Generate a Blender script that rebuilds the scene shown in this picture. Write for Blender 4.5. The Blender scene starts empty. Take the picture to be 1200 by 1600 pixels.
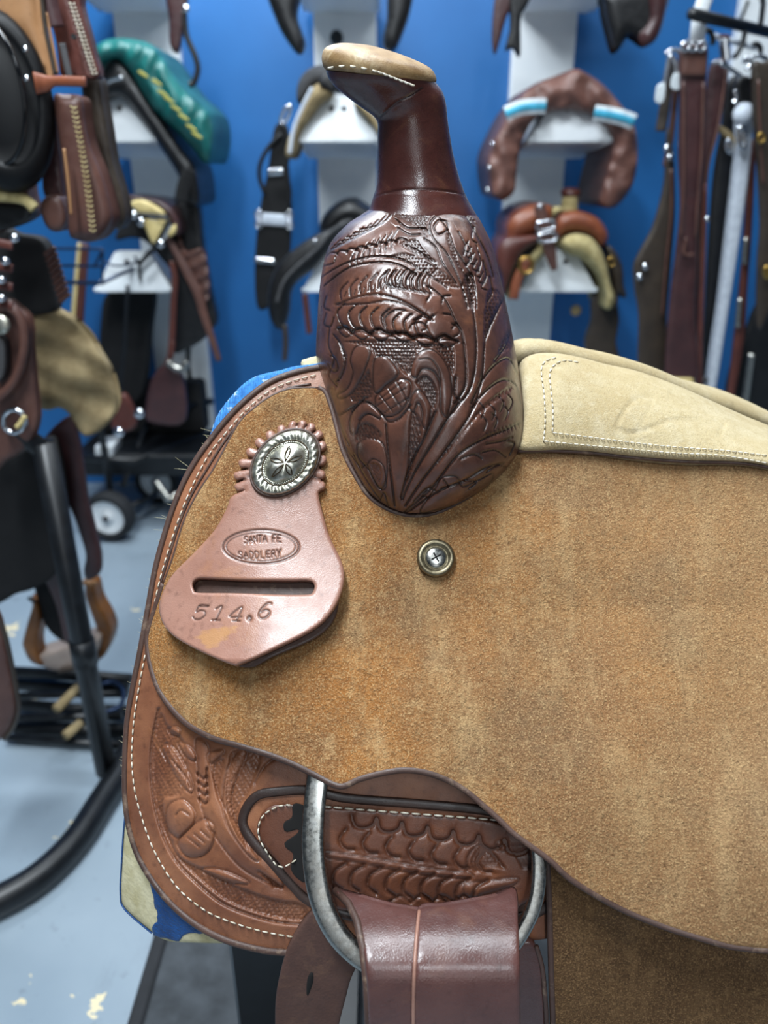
import bpy, math, random
import numpy as np
from mathutils import Vector, Matrix
from mathutils.geometry import delaunay_2d_cdt

random.seed(7); np.random.seed(7)
scene = bpy.context.scene
COL = scene.collection

# ------------------------------------------------------------------ camera
H = 1.30                     # lens height above the floor
PITCH = math.radians(24.0)   # looking down
FPX = 1200.0                 # focal length for a 1200x1600 frame
CP, SP = math.cos(PITCH), math.sin(PITCH)
cam = bpy.data.cameras.new('camera'); camo = bpy.data.objects.new('camera', cam); COL.objects.link(camo)
camo.location = (0, 0, H); camo.rotation_euler = (math.pi / 2 - PITCH, 0, 0)
cam.sensor_width = 36; cam.lens = 27.0; cam.clip_start = 0.02; cam.clip_end = 60
cam.dof.use_dof = True; cam.dof.focus_distance = 0.60; cam.dof.aperture_fstop = 4.6; cam.dof.aperture_blades = 0
scene.camera = camo

# ------------------------------------------------------------------ world, lamps, exposure
world = bpy.data.worlds.new('world'); scene.world = world; world.use_nodes = True
bg = world.node_tree.nodes['Background']; bg.inputs[0].default_value = (0.62, 0.80, 1.0, 1); bg.inputs[1].default_value = 0.07
def ceiling_lamp(loc, sx, sy, power, col=(0.86, 0.94, 1.0)):
    l = bpy.data.lights.new('ceiling_lamp', 'AREA'); l.shape = 'RECTANGLE'; l.size = sx; l.size_y = sy
    l.energy = power; l.color = col
    o = bpy.data.objects.new('ceiling_lamp', l); COL.objects.link(o); o.location = loc
    return o
ceiling_lamp((-0.5, 0.30, 2.95), 0.25, 1.25, 78)
ceiling_lamp((0.30, -1.9, 2.95), 0.22, 1.25, 38)
ceiling_lamp((-0.7, 2.5, 2.95), 1.25, 0.25, 50)
ceiling_lamp((0.25, 1.25, 2.95), 1.25, 0.25, 34)
ceiling_lamp((1.2, 2.3, 2.95), 1.25, 0.25, 12)
front_fill = ceiling_lamp((0.2, -3.2, 1.65), 1.3, 1.7, 12, (0.92, 0.97, 1.0)); front_fill.name = 'added_front_fill'  # added fill behind the camera for low highlights; no window known there
front_fill.rotation_euler = (math.radians(90), 0, 0)
vs = scene.view_settings; vs.view_transform = 'Standard'; vs.look = 'None'; vs.gamma = 1.0; vs.exposure = 0.0
vs.use_curve_mapping = False

# ------------------------------------------------------------------ pixel -> place
def ray(P):
    P = np.asarray(P, float); a = (P[..., 0] - 600) / FPX; b = (P[..., 1] - 800) / FPX
    return np.stack([a, CP - b * SP, -SP - b * CP], -1)
CAM = np.array([0, 0, H])
def W(P, y):                       # the point seen at pixel P that stands at depth y
    d = ray(P); t = np.asarray(y, float) / d[..., 1]
    return CAM + d * t[..., None]
def floor_pt(px, py, z=0.0):
    d = ray((px, py)); t = (z - H) / d[2]; return CAM + d * t

def cr(pts, n=8, closed=False):    # Catmull-Rom through points of any dimension
    p = np.asarray(pts, float); m = len(p); out = []
    rng = range(m if closed else m - 1)
    for i in rng:
        g = (lambda k: p[k % m]) if closed else (lambda k: p[min(max(k, 0), m - 1)])
        p0, p1, p2, p3 = g(i - 1), g(i), g(i + 1), g(i + 2)
        for k in range(n):
            t = k / n
            out.append(0.5 * ((2 * p1) + (-p0 + p2) * t + (2 * p0 - 5 * p1 + 4 * p2 - p3) * t * t + (-p0 + 3 * p1 - 3 * p2 + p3) * t ** 3))
    if not closed: out.append(p[-1])
    return np.array(out)
def resample(p, step, closed=False):
    p = np.asarray(p, float)
    if closed: p = np.vstack([p, p[:1]])
    s = np.r_[0, np.cumsum(np.linalg.norm(np.diff(p[:, :2], axis=0), axis=1))]
    n = max(3, int(round(s[-1] / step)))
    u = np.linspace(0, s[-1], n + 1)
    q = np.stack([np.interp(u, s, p[:, k]) for k in range(p.shape[1])], 1)
    return q[:-1] if closed else q
def dist_poly(P, poly, closed=True):
    P = np.asarray(P, float); poly = np.asarray(poly, float)
    A = poly; B = np.roll(poly, -1, 0)
    if not closed: A, B = A[:-1], B[:-1]
    d = np.full(len(P), 1e9)
    for a, b in zip(A, B):
        ab = b - a; l2 = ab @ ab + 1e-12
        t = np.clip(((P - a) @ ab) / l2, 0, 1)
        q = P - (a + t[:, None] * ab)
        np.minimum(d, q[:, 0] ** 2 + q[:, 1] ** 2, out=d)
    return np.sqrt(d)
def inside(P, poly):
    P = np.asarray(P, float); poly = np.asarray(poly, float); r = np.zeros(len(P), bool)
    x, y = P[:, 0], P[:, 1]; j = len(poly) - 1
    for i in range(len(poly)):
        xi, yi = poly[i]; xj, yj = poly[j]
        if yi != yj:
            r ^= ((yi > y) != (yj > y)) & (x < (xj - xi) * (y - yi) / (yj - yi) + xi)
        j = i
    return r

# ------------------------------------------------------------------ objects
def tag(o, label, cat, group=None, kind=None):
    if label: o['label'] = label
    if cat: o['category'] = cat
    if group: o['group'] = group
    if kind: o['kind'] = kind
    return o
def thing(name, label, cat, loc, group=None):
    o = bpy.data.objects.new(name, None); COL.objects.link(o); o.location = loc; o.empty_display_size = .05
    return tag(o, label, cat, group)
def wloc(o):
    v = Vector((0, 0, 0))
    while o: v = v + o.location; o = o.parent
    return v
def mesh(name, V, F, mat, parent=None, smooth=True, attrs=None, sharp=None):
    V = np.asarray(V, float).reshape(-1, 3)
    if parent is not None: V = V - np.array(wloc(parent)); loc = (0, 0, 0)
    else:
        c = np.array([(V[:, 0].min() + V[:, 0].max()) / 2, (V[:, 1].min() + V[:, 1].max()) / 2, V[:, 2].min()]); V = V - c; loc = c
    m = bpy.data.meshes.new(name); m.from_pydata(V.tolist(), [], [tuple(int(i) for i in f) for f in F]); m.update()
    if smooth: m.polygons.foreach_set('use_smooth', np.ones(len(m.polygons), bool))
    for k, a in (attrs or {}).items():
        at = m.attributes.new(k, 'FLOAT', 'POINT'); at.data.foreach_set('value', np.asarray(a, np.float32))
    if sharp: m.set_sharp_from_angle(angle=math.radians(sharp))
    o = bpy.data.objects.new(name, m); COL.objects.link(o); o.location = loc
    if parent is not None: o.parent = parent
    if mat is not None: m.materials.append(mat)
    return o
def join(*parts):                  # several (V, F) into one
    V, F, n = [], [], 0
    for v, f in parts:
        v = np.asarray(v, float); V.append(v); F += [tuple(int(i) + n for i in q) for q in f]; n += len(v)
    return np.vstack(V), F
def box(x0, x1, y0, y1, z0, z1):
    V = np.array([(x, y, z) for z in (z0, z1) for y in (y0, y1) for x in (x0, x1)])
    return V, [(0, 2, 3, 1), (4, 5, 7, 6), (0, 1, 5, 4), (2, 6, 7, 3), (0, 4, 6, 2), (1, 3, 7, 5)]
def rbox(x0, x1, y0, y1, z0, z1, r=.006):   # box with chamfered edges
    V, F = [], []
    cx, cy, cz = (x0 + x1) / 2, (y0 + y1) / 2, (z0 + z1) / 2
    hx, hy, hz = (x1 - x0) / 2, (y1 - y0) / 2, (z1 - z0) / 2
    r = min(r, hx * .9, hy * .9, hz * .9)
    rings = [(hz, r), (hz - r, 0), (-hz + r, 0), (-hz, r)]
    for z, i in rings:
        a, b = hx - i, hy - i; q = r
        for (sx, sy) in ((1, 1), (-1, 1), (-1, -1), (1, -1)):
            pts = [(sx * a, sy * (b - q)), (sx * (a - q), sy * b)]
            if sx * sy < 0: pts.reverse()
            for p in pts: V.append((cx + p[0], cy + p[1], cz + z))
    for k in range(3):
        for i in range(8):
            j = (i + 1) % 8; F.append((k * 8 + i, k * 8 + 8 + i, k * 8 + 8 + j, k * 8 + j))
    F.append(tuple(range(8))); F.append(tuple(range(31, 23, -1)))
    return np.array(V), F
def tube(path, r, seg=10, closed=False, flat=None, cap=True):   # sweep; flat=(vector, ratio) flattens along that vector
    p = np.asarray(path, float); n = len(p)
    r = np.broadcast_to(np.asarray(r, float), (n,))
    if closed: T = np.roll(p, -1, 0) - np.roll(p, 1, 0)
    else: T = np.gradient(p, axis=0)
    T /= np.linalg.norm(T, axis=1)[:, None] + 1e-12
    up = np.array([0, 0, 1.0]) if abs(T[0, 2]) < .9 else np.array([0, 1.0, 0])
    N = np.cross(T[0], up); N /= np.linalg.norm(N); V = []
    for i in range(n):
        N = N - T[i] * (N @ T[i]); N /= np.linalg.norm(N) + 1e-12; B = np.cross(T[i], N)
        for k in range(seg):
            a = 2 * math.pi * k / seg; q = (N * math.cos(a) + B * math.sin(a)) * r[i]
            if flat is not None:
                f = np.asarray(flat[0]); q = q - f * (q @ f) * (1 - flat[1])
            V.append(p[i] + q)
    F = []
    for i in range(n if closed else n - 1):
        j = (i + 1) % n
        for k in range(seg):
            l = (k + 1) % seg; F.append((i * seg + k, i * seg + l, j * seg + l, j * seg + k))
    if not closed and cap:
        F.append(tuple(range(seg - 1, -1, -1))); F.append(tuple((n - 1) * seg + k for k in range(seg)))
    return np.array(V), F
def ribbon(path, width, thick, face=None, rnd=.35):      # strap of rectangular section; width in metres; face = direction it shows
    p = np.asarray(path, float); n = len(p); T = np.gradient(p, axis=0); T /= np.linalg.norm(T, axis=1)[:, None] + 1e-12
    width = np.broadcast_to(np.asarray(width, float), (n,)); V = []
    for i in range(n):
        f = (CAM - p[i]) if face is None else np.asarray(face if np.ndim(face) == 1 else face[i], float)
        f = f - T[i] * (f @ T[i]); f /= np.linalg.norm(f) + 1e-12; s = np.cross(T[i], f)
        hw, ht = width[i] / 2, thick / 2; e = min(ht * 2 * rnd, hw * .5)
        for (a, b) in ((-hw, -ht + e), (-hw, ht - e), (-hw + e, ht), (hw - e, ht), (hw, ht - e), (hw, -ht + e), (hw - e, -ht), (-hw + e, -ht)):
            V.append(p[i] + s * a + f * b)
    F = []
    for i in range(n - 1):
        for k in range(8):
            l = (k + 1) % 8; F.append((i * 8 + k, i * 8 + 8 + k, i * 8 + 8 + l, i * 8 + l))
    F.append(tuple(range(8))); F.append(tuple((n - 1) * 8 + k for k in range(7, -1, -1)))
    return np.array(V), F
def lathe(profile, c, axis=(0, 0, 1), seg=24, closed=False):   # profile [(radius, height)] about an axis through c
    ax = Vector(axis).normalized(); q = Vector((0, 0, 1)).rotation_difference(ax).to_matrix(); q = np.array(q)
    V, F = [], []
    for (r, h) in profile:
        for k in range(seg):
            a = 2 * math.pi * k / seg; V.append(np.asarray(c) + q @ np.array([r * math.cos(a), r * math.sin(a), h]))
    m = len(profile)
    for i in range(m - (0 if closed else 1)):
        j = (i + 1) % m
        for k in range(seg):
            l = (k + 1) % seg; F.append((i * seg + k, i * seg + l, j * seg + l, j * seg + k))
    if not closed:
        F.append(tuple(range(seg - 1, -1, -1))); F.append(tuple((m - 1) * seg + k for k in range(seg)))
    return np.array(V), F
def grid_faces(r, c, wrap=False):
    F = []
    for i in range(r - 1):
        for k in range(c if wrap else c - 1):
            l = (k + 1) % c; F.append((i * c + k, i * c + l, (i + 1) * c + l, (i + 1) * c + k))
    return F

def slab(outline, depth, thick, step=12, smooth_n=6, rnd=5, rnd_h=.002, puff=0., puff_r=40, lift=0., height=None,
         holes=(), fine=None, back=None, edge=None, corners=False):
    """A sheet with an outline given in the frame and a depth function y(P): its front lies at y-lift, its back 'thick' behind."""
    o = np.asarray(outline, float) if corners else cr(outline, smooth_n, True)
    o = resample(o, edge or max(2.0, min(step * .6, 8)), True)
    hs = [resample(cr(h, 5, True), 2.5, True) for h in holes]
    loops = [o] + hs
    lo, hi = o.min(0), o.max(0)
    gx, gy = np.meshgrid(np.arange(lo[0], hi[0], step), np.arange(lo[1], hi[1], step)); gx = gx + (np.arange(gx.shape[0]) % 2)[:, None] * step * .5
    G = np.stack([gx.ravel(), gy.ravel()], 1)
    if fine is not None:
        (fx0, fy0, fx1, fy1), fs = fine
        G = G[~((G[:, 0] > fx0 - step * .3) & (G[:, 0] < fx1 + step * .3) & (G[:, 1] > fy0 - step * .3) & (G[:, 1] < fy1 + step * .3))]
        gx, gy = np.meshgrid(np.arange(fx0, fx1, fs), np.arange(fy0, fy1, fs)); gx = gx + (np.arange(gx.shape[0]) % 2)[:, None] * fs * .5
        G = np.vstack([G, np.stack([gx.ravel(), gy.ravel()], 1)])
    G = G[inside(G, o)]
    dg = dist_poly(G, o)
    for h in hs:
        k = ~inside(G, h); G, dg = G[k], dg[k]; dg = np.minimum(dg, dist_poly(G, h))
    keep = dg > rnd + (fine[1] if fine is not None else step * .35) * .6
    G = G[keep]
    ring = []
    for L in loops:
        T = np.roll(L, -1, 0) - np.roll(L, 1, 0); T /= np.linalg.norm(T, axis=1)[:, None] + 1e-9; Nn = np.stack([-T[:, 1], T[:, 0]], 1)
        for f in (.3, 1.0):
            for sg in (1, -1):
                q = L + Nn * sg * rnd * f
                k = inside(q, o)
                for h in hs: k &= ~inside(q, h)
                q = q[k]
                dd = np.min([dist_poly(q, M_) for M_ in loops], 0) if len(q) else np.zeros(0)
                ring.append(q[dd > rnd * f * .93])
    pts = np.vstack(loops + ring + [G]); ed, n = [], 0
    for L in loops:
        ed += [(n + i, n + (i + 1) % len(L)) for i in range(len(L))]; n += len(L)
    vo, _, fo, _, _, _ = delaunay_2d_cdt([Vector(p) for p in pts], ed, [], 0, 1e-4)
    P = np.array([v[:] for v in vo]); F = np.array([f for f in fo])
    cen = P[F].mean(1); k = inside(cen, o)
    for h in hs: k &= ~inside(cen, h)
    F = F[k]
    a, b, c = P[F[:, 0]], P[F[:, 1]], P[F[:, 2]]
    ar = (b[:, 0] - a[:, 0]) * (c[:, 1] - a[:, 1]) - (b[:, 1] - a[:, 1]) * (c[:, 0] - a[:, 0])
    F = F[np.abs(ar) > 1e-6]; ar = ar[np.abs(ar) > 1e-6]; F[ar > 0] = F[ar > 0][:, ::-1]
    d = np.min([dist_poly(P, L) for L in loops], 0)
    up = rnd_h * np.sqrt(np.clip(1 - (1 - np.clip(d / rnd, 0, 1)) ** 2, 0, 1)) - rnd_h
    if puff: up = up + puff * (np.sqrt(np.clip(1 - (1 - np.clip(d / puff_r, 0, 1)) ** 2, 0, 1)) - 1)
    tone = np.zeros(len(P))
    if height is not None:
        h, tone = height(P); up = up + h
    y0 = depth(P) if callable(depth) else np.full(len(P), float(depth))
    lf = lift(P) if callable(lift) else lift
    dr = ray(P); t0 = y0 / dr[:, 1]
    Fr = CAM + dr * (t0 - lf - up)[:, None]
    bk = np.array([0, 1.0, 0]) if back is None else np.asarray(back, float)
    edges = {}
    for f in F:
        for i in range(3):
            e = (f[i], f[(i + 1) % 3]); edges[e] = 1
    bd = [e for e in edges if (e[1], e[0]) not in edges]
    base = CAM + dr * (t0 - lf + rnd_h * .2)[:, None] + bk * thick
    nv = len(P)
    used = sorted({i for e in bd for i in e})
    bidx = {v: nv + i for i, v in enumerate(used)}
    # back: boundary vertices plus one inner copy (flat), reuse the same triangles
    V = np.vstack([Fr, base[used]]); FF = [tuple(f) for f in F] + [(e[1], e[0], bidx[e[0]], bidx[e[1]]) for e in bd]
    if thick > .0005:
        # coarse back sheet
        rest = [i for i in range(nv) if i not in bidx]; b2 = dict(bidx)
        for q, i in enumerate(rest): b2[i] = len(V) + q
        V = np.vstack([V, base[rest]]) if rest else V
        FF += [(b2[f[0]], b2[f[2]], b2[f[1]]) for f in F]
        tone = np.r_[tone, tone[used], tone[rest]] if rest else np.r_[tone, tone[used]]
    else: tone = np.r_[tone, tone[used]]
    return V, FF, tone, o
def slab_obj(name, outline, depth, thick, mat, parent=None, **kw):
    V, F, tone, o = slab(outline, depth, thick, **kw)
    return mesh(name, V, F, mat, parent, attrs={'tone': tone})

# ------------------------------------------------------------------ materials
def lin(c):
    return tuple(((v / 255) / 12.92 if v / 255 <= .04045 else ((v / 255 + .055) / 1.055) ** 2.4) for v in c) + (1,)
def nodes(name):
    m = bpy.data.materials.new(name); m.use_nodes = True; nt = m.node_tree; return m, nt, nt.nodes['Principled BSDF']
def add(nt, t, **kw):
    n = nt.nodes.new(t)
    for k, v in kw.items():
        if k in n.inputs: n.inputs[k].default_value = v
        else: setattr(n, k, v)
    return n
def noise(nt, co, scale, detail=3, rough=.55, stretch=None, dist=0.):
    if stretch is not None:
        mp = add(nt, 'ShaderNodeMapping'); mp.inputs['Scale'].default_value = stretch[:3]
        if len(stretch) > 3: mp.inputs['Rotation'].default_value = stretch[3]
        nt.links.new(co, mp.inputs['Vector']); co = mp.outputs[0]
    n = add(nt, 'ShaderNodeTexNoise', Scale=scale, Detail=detail, Roughness=rough, Distortion=dist); nt.links.new(co, n.inputs['Vector']); return n.outputs['Fac']
def ramp(nt, fac, lo, hi):
    r = add(nt, 'ShaderNodeMapRange'); r.inputs[1].default_value = lo; r.inputs[2].default_value = hi; nt.links.new(fac, r.inputs[0]); return r.outputs[0]
def mix(nt, fac, a, b, mode='MIX', k=1.0):
    m = add(nt, 'ShaderNodeMix', data_type='RGBA', blend_type=mode)
    if isinstance(fac, float): m.inputs[0].default_value = fac
    elif k != 1.0:
        q = add(nt, 'ShaderNodeMath', operation='MULTIPLY'); q.inputs[1].default_value = k; nt.links.new(fac, q.inputs[0]); nt.links.new(q.outputs[0], m.inputs[0])
    else: nt.links.new(fac, m.inputs[0])
    for i, c in ((6, a), (7, b)):
        if isinstance(c, tuple): m.inputs[i].default_value = c
        else: nt.links.new(c, m.inputs[i])
    return m.outputs[2]
def bump(nt, h, strength, dist, prev=None):
    b = add(nt, 'ShaderNodeBump', Strength=strength, Distance=dist); nt.links.new(h, b.inputs['Height'])
    if prev is not None: nt.links.new(prev, b.inputs['Normal'])
    return b.outputs['Normal']
def plain(name, c, rough=.5, metal=0., c2=None, vs_=30, bs=0, bd=.0006, coat=0., spec=.5, rv=0.):
    m, nt, b = nodes(name); co = add(nt, 'ShaderNodeTexCoord').outputs['Object']
    a = lin(c); e = lin(c2 if c2 else tuple(v * .82 for v in c))
    f = noise(nt, co, vs_, 4); nt.links.new(mix(nt, ramp(nt, f, .35, .68), a, e), b.inputs['Base Color'])
    b.inputs['Roughness'].default_value = rough; b.inputs['Metallic'].default_value = metal
    b.inputs['Coat Weight'].default_value = coat; b.inputs['Specular IOR Level'].default_value = spec
    if rv:
        r = add(nt, 'ShaderNodeMapRange'); nt.links.new(noise(nt, co, vs_ * 2.3, 5), r.inputs[0]); r.inputs[1].default_value = .3; r.inputs[2].default_value = .7
        r.inputs[3].default_value = rough - rv; r.inputs[4].default_value = rough + rv; nt.links.new(r.outputs[0], b.inputs['Roughness'])
    if bs: nt.links.new(bump(nt, noise(nt, co, bs, 4), .5, bd), b.inputs['Normal'])
    return m
def leather(name, c, c2, dark, rough=.42, grain=900, gd=.00025, coat=.15, vs_=14, wear=None, wk=.5, ws=22, spec=.5):
    m, nt, b = nodes(name); co = add(nt, 'ShaderNodeTexCoord').outputs['Object']
    base = mix(nt, ramp(nt, noise(nt, co, vs_, 5, .6), .35, .66), lin(c), lin(c2))
    base = mix(nt, ramp(nt, noise(nt, co, 160, 4), .56, .8), base, lin(dark), k=.45)
    if wear is not None:
        base = mix(nt, ramp(nt, noise(nt, co, ws, 6, .7, dist=.6), .56, .72), base, lin(wear), k=wk)
    at = add(nt, 'ShaderNodeAttribute', attribute_name='tone'); base = mix(nt, at.outputs['Fac'], base, lin(dark))
    ng = add(nt, 'ShaderNodeMath', operation='MULTIPLY'); ng.inputs[1].default_value = -1.0; nt.links.new(at.outputs['Fac'], ng.inputs[0])
    base = mix(nt, ng.outputs[0], base, lin((178, 130, 80)))
    nt.links.new(base, b.inputs['Base Color'])
    r = add(nt, 'ShaderNodeMapRange'); nt.links.new(noise(nt, co, 60, 5), r.inputs[0]); r.inputs[1].default_value = .3; r.inputs[2].default_value = .7
    r.inputs[3].default_value = rough - .1; r.inputs[4].default_value = rough + .12; nt.links.new(r.outputs[0], b.inputs['Roughness'])
    b.inputs['Coat Weight'].default_value = coat; b.inputs['Coat Roughness'].default_value = .3; b.inputs['Specular IOR Level'].default_value = spec
    v = add(nt, 'ShaderNodeTexVoronoi', Scale=grain); nt.links.new(co, v.inputs['Vector'])
    n1 = bump(nt, v.outputs['Distance'], .35, gd)
    n2 = bump(nt, noise(nt, co, 130, 5, .6), .4, .0006, n1)
    nt.links.new(n2, b.inputs['Normal'])
    return m
def suede(name, c, c2, c3, pale, darkc, fine=820, bd=.0020, scuff=.35, big=7.0, fk=.8, dk=.5, dust=None, smudge=(86, 70, 58)):
    m, nt, b = nodes(name); co = add(nt, 'ShaderNodeTexCoord').outputs['Object']
    base = mix(nt, ramp(nt, noise(nt, co, big, 4, .6), .42, .58), lin(c), lin(c2))
    base = mix(nt, ramp(nt, noise(nt, co, big * 2.1, 5, .65, (1, 1.3, .8)), .48, .72), base, lin(c3), k=.8)
    base = mix(nt, ramp(nt, noise(nt, co, 11, 5, .7, (2.4, 1, .45, (0, .35, 0))), .50, .66), base, lin(pale), k=scuff)
    base = mix(nt, ramp(nt, noise(nt, co, 13, 5, .65), .52, .68), base, lin(smudge), k=dk)
    base = mix(nt, ramp(nt, noise(nt, co, 150, 4, .65), .50, .68), base, lin(c2), k=.7)
    base = mix(nt, ramp(nt, noise(nt, co, 95, 4, .65, (1, 1.2, 1)), .54, .70), base, lin(pale), k=.30)
    if dust is not None:
        sx = add(nt, 'ShaderNodeSeparateXYZ'); nt.links.new(co, sx.inputs[0])
        su = add(nt, 'ShaderNodeMath', operation='MULTIPLY_ADD'); su.inputs[1].default_value = .35; nt.links.new(noise(nt, co, 6, 5, .65), su.inputs[0]); nt.links.new(sx.outputs[0], su.inputs[2])
        base = mix(nt, ramp(nt, su.outputs[0], .10, .40), base, lin(dust), k=.6)
    f = noise(nt, co, fine, 3, .7, (1, 1, .8)); f2 = noise(nt, co, fine * .45, 3, .7)
    base = mix(nt, ramp(nt, f, .50, .66), base, lin(pale), k=fk)
    base = mix(nt, ramp(nt, f2, .52, .70), base, lin(darkc), k=fk * .8)
    nt.links.new(base, b.inputs['Base Color']); b.inputs['Roughness'].default_value = .92; b.inputs['Specular IOR Level'].default_value = .15
    b.inputs['Sheen Weight'].default_value = .25; b.inputs['Sheen Roughness'].default_value = .4; b.inputs['Sheen Tint'].default_value = lin(pale)
    nn = bump(nt, f, .9, bd); nn = bump(nt, f2, .6, bd * 1.5, nn); nt.links.new(nn, b.inputs['Normal'])
    return m
M = {}
M['suede'] = suede('suede_brown', (168, 112, 60), (136, 90, 54), (146, 110, 72), (216, 182, 132), (58, 38, 24), dust=(160, 130, 96), fk=.62, scuff=.5, big=5.0)
M['suede_dark'] = suede('suede_fender', (112, 84, 58), (96, 70, 48), (122, 92, 62), (168, 132, 92), (52, 38, 28), scuff=.3)
M['suede_cream'] = suede('suede_cream', (186, 168, 130), (174, 154, 114), (192, 178, 146), (212, 200, 172), (136, 114, 78), fine=1200, bd=.0008, scuff=.35, fk=.4, dk=.3, smudge=(150, 128, 90))
M['horn'] = leather('horn_leather', (84, 44, 37), (58, 29, 26), (30, 14, 13), rough=.24, coat=.5, wear=(128, 84, 56), wk=.35, ws=30)
M['fork'] = leather('fork_leather', (104, 66, 52), (64, 41, 34), (20, 13, 11), rough=.3, coat=.38, grain=1200, gd=.00012, vs_=26, wear=(142, 90, 60), wk=.6)
M['rawhide'] = leather('rawhide_cap', (158, 130, 90), (122, 92, 56), (84, 58, 34), rough=.55, coat=.05, vs_=40, wear=(206, 188, 154), wk=.7, ws=34)
M['skirt'] = leather('skirt_leather', (152, 100, 70), (116, 70, 48), (66, 38, 26), vs_=20, rough=.46, coat=.1, wear=(170, 112, 68), wk=.5)
M['plate'] = leather('plate_leather_shaded', (106, 62, 42), (84, 47, 31), (44, 24, 16), rough=.45, coat=.12, wear=(150, 90, 54), wk=.4)  # base colour darkened to carry the shade lying on the rigging plate
M['edge'] = leather('burnished_edge', (86, 62, 53), (64, 45, 38), (40, 28, 24), rough=.55, coat=.05, wear=(156, 132, 110), wk=.6, ws=60)
M['tag'] = leather('tag_leather', (162, 120, 104), (144, 101, 85), (58, 34, 28), rough=.38, coat=.3, wear=(176, 122, 78), wk=.4, ws=16)
M['latigo'] = leather('latigo_leather', (94, 61, 56), (76, 48, 45), (44, 26, 24), rough=.3, coat=.35, grain=700, gd=.0003, wear=(124, 86, 66), wk=.3)
M['latigo_back'] = leather('latigo_flesh_side', (92, 64, 54), (70, 46, 40), (44, 30, 26), rough=.7, coat=0, grain=500, gd=.0004, wear=(130, 96, 72), wk=.4)
M['thread'] = plain('thread', (232, 226, 210), .8, c2=(190, 178, 152), vs_=200)
M['steel'] = plain('steel', (174, 174, 170), .28, 1.0, c2=(156, 153, 146), vs_=160, rv=.08)
M['silver'] = plain('engraved_silver', (206, 205, 194), .36, .92, c2=(150, 146, 128), vs_=160, rv=.08)
M['tarnish'] = plain('tarnish', (86, 74, 58), .5, 1.0, c2=(52, 44, 36), vs_=200)
M['black_metal'] = plain('black_powder_coat', (22, 25, 29), .38, 0, c2=(14, 16, 19), vs_=40, bs=700, bd=.0001)
M['black_leather'] = leather('black_leather', (22, 22, 24), (14, 14, 16), (8, 8, 9), rough=.42, coat=.15, vs_=9)
M['dark_gap'] = plain('gap_shade', (18, 15, 14), .9)  # near-black that paints the shade inside openings, slits and recesses

# ------------------------------------------------------------------ the setting
def struct(name, vf, mat, smooth=False):
    o = mesh(name, vf[0], vf[1], mat, None, smooth); o['kind'] = 'structure'; return o
WALL_Y = 3.25
m, nt, b = nodes('blue_wall_paint'); co = add(nt, 'ShaderNodeTexCoord').outputs['Object']
nt.links.new(mix(nt, ramp(nt, noise(nt, co, 3, 4), .3, .7), lin((34, 104, 168)), lin((30, 96, 158))), b.inputs['Base Color'])
b.inputs['Roughness'].default_value = .42
nt.links.new(bump(nt, noise(nt, co, 160, 3), .25, .001), b.inputs['Normal']); M['wall'] = m
m, nt, b = nodes('painted_concrete'); co = add(nt, 'ShaderNodeTexCoord').outputs['Object']
base = mix(nt, ramp(nt, noise(nt, co, 2.2, 5), .3, .7), lin((150, 164, 175)), lin((134, 150, 163)))
base = mix(nt, ramp(nt, noise(nt, co, 9, 6, .7, (1, .4, 1)), .58, .75), base, lin((120, 132, 142)), k=.5)
base = mix(nt, ramp(nt, noise(nt, co, 30, 5, .6), .62, .72), base, lin((96, 106, 114)), k=.35)
chip = ramp(nt, noise(nt, co, 8.5, 5, .62), .67, .675)
base = mix(nt, chip, base, lin((226, 212, 176)))
nt.links.new(base, b.inputs['Base Color']); b.inputs['Roughness'].default_value = .33
nt.links.new(bump(nt, noise(nt, co, 40, 5), .2, .002), b.inputs['Normal']); M['floor'] = m
struct('floor', box(-4, 4, -2.5, WALL_Y + .1, -.06, 0), M['floor'])
struct('wall_back', box(-4, 4, WALL_Y, WALL_Y + .1, -.02, 3.1), M['wall'])

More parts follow.
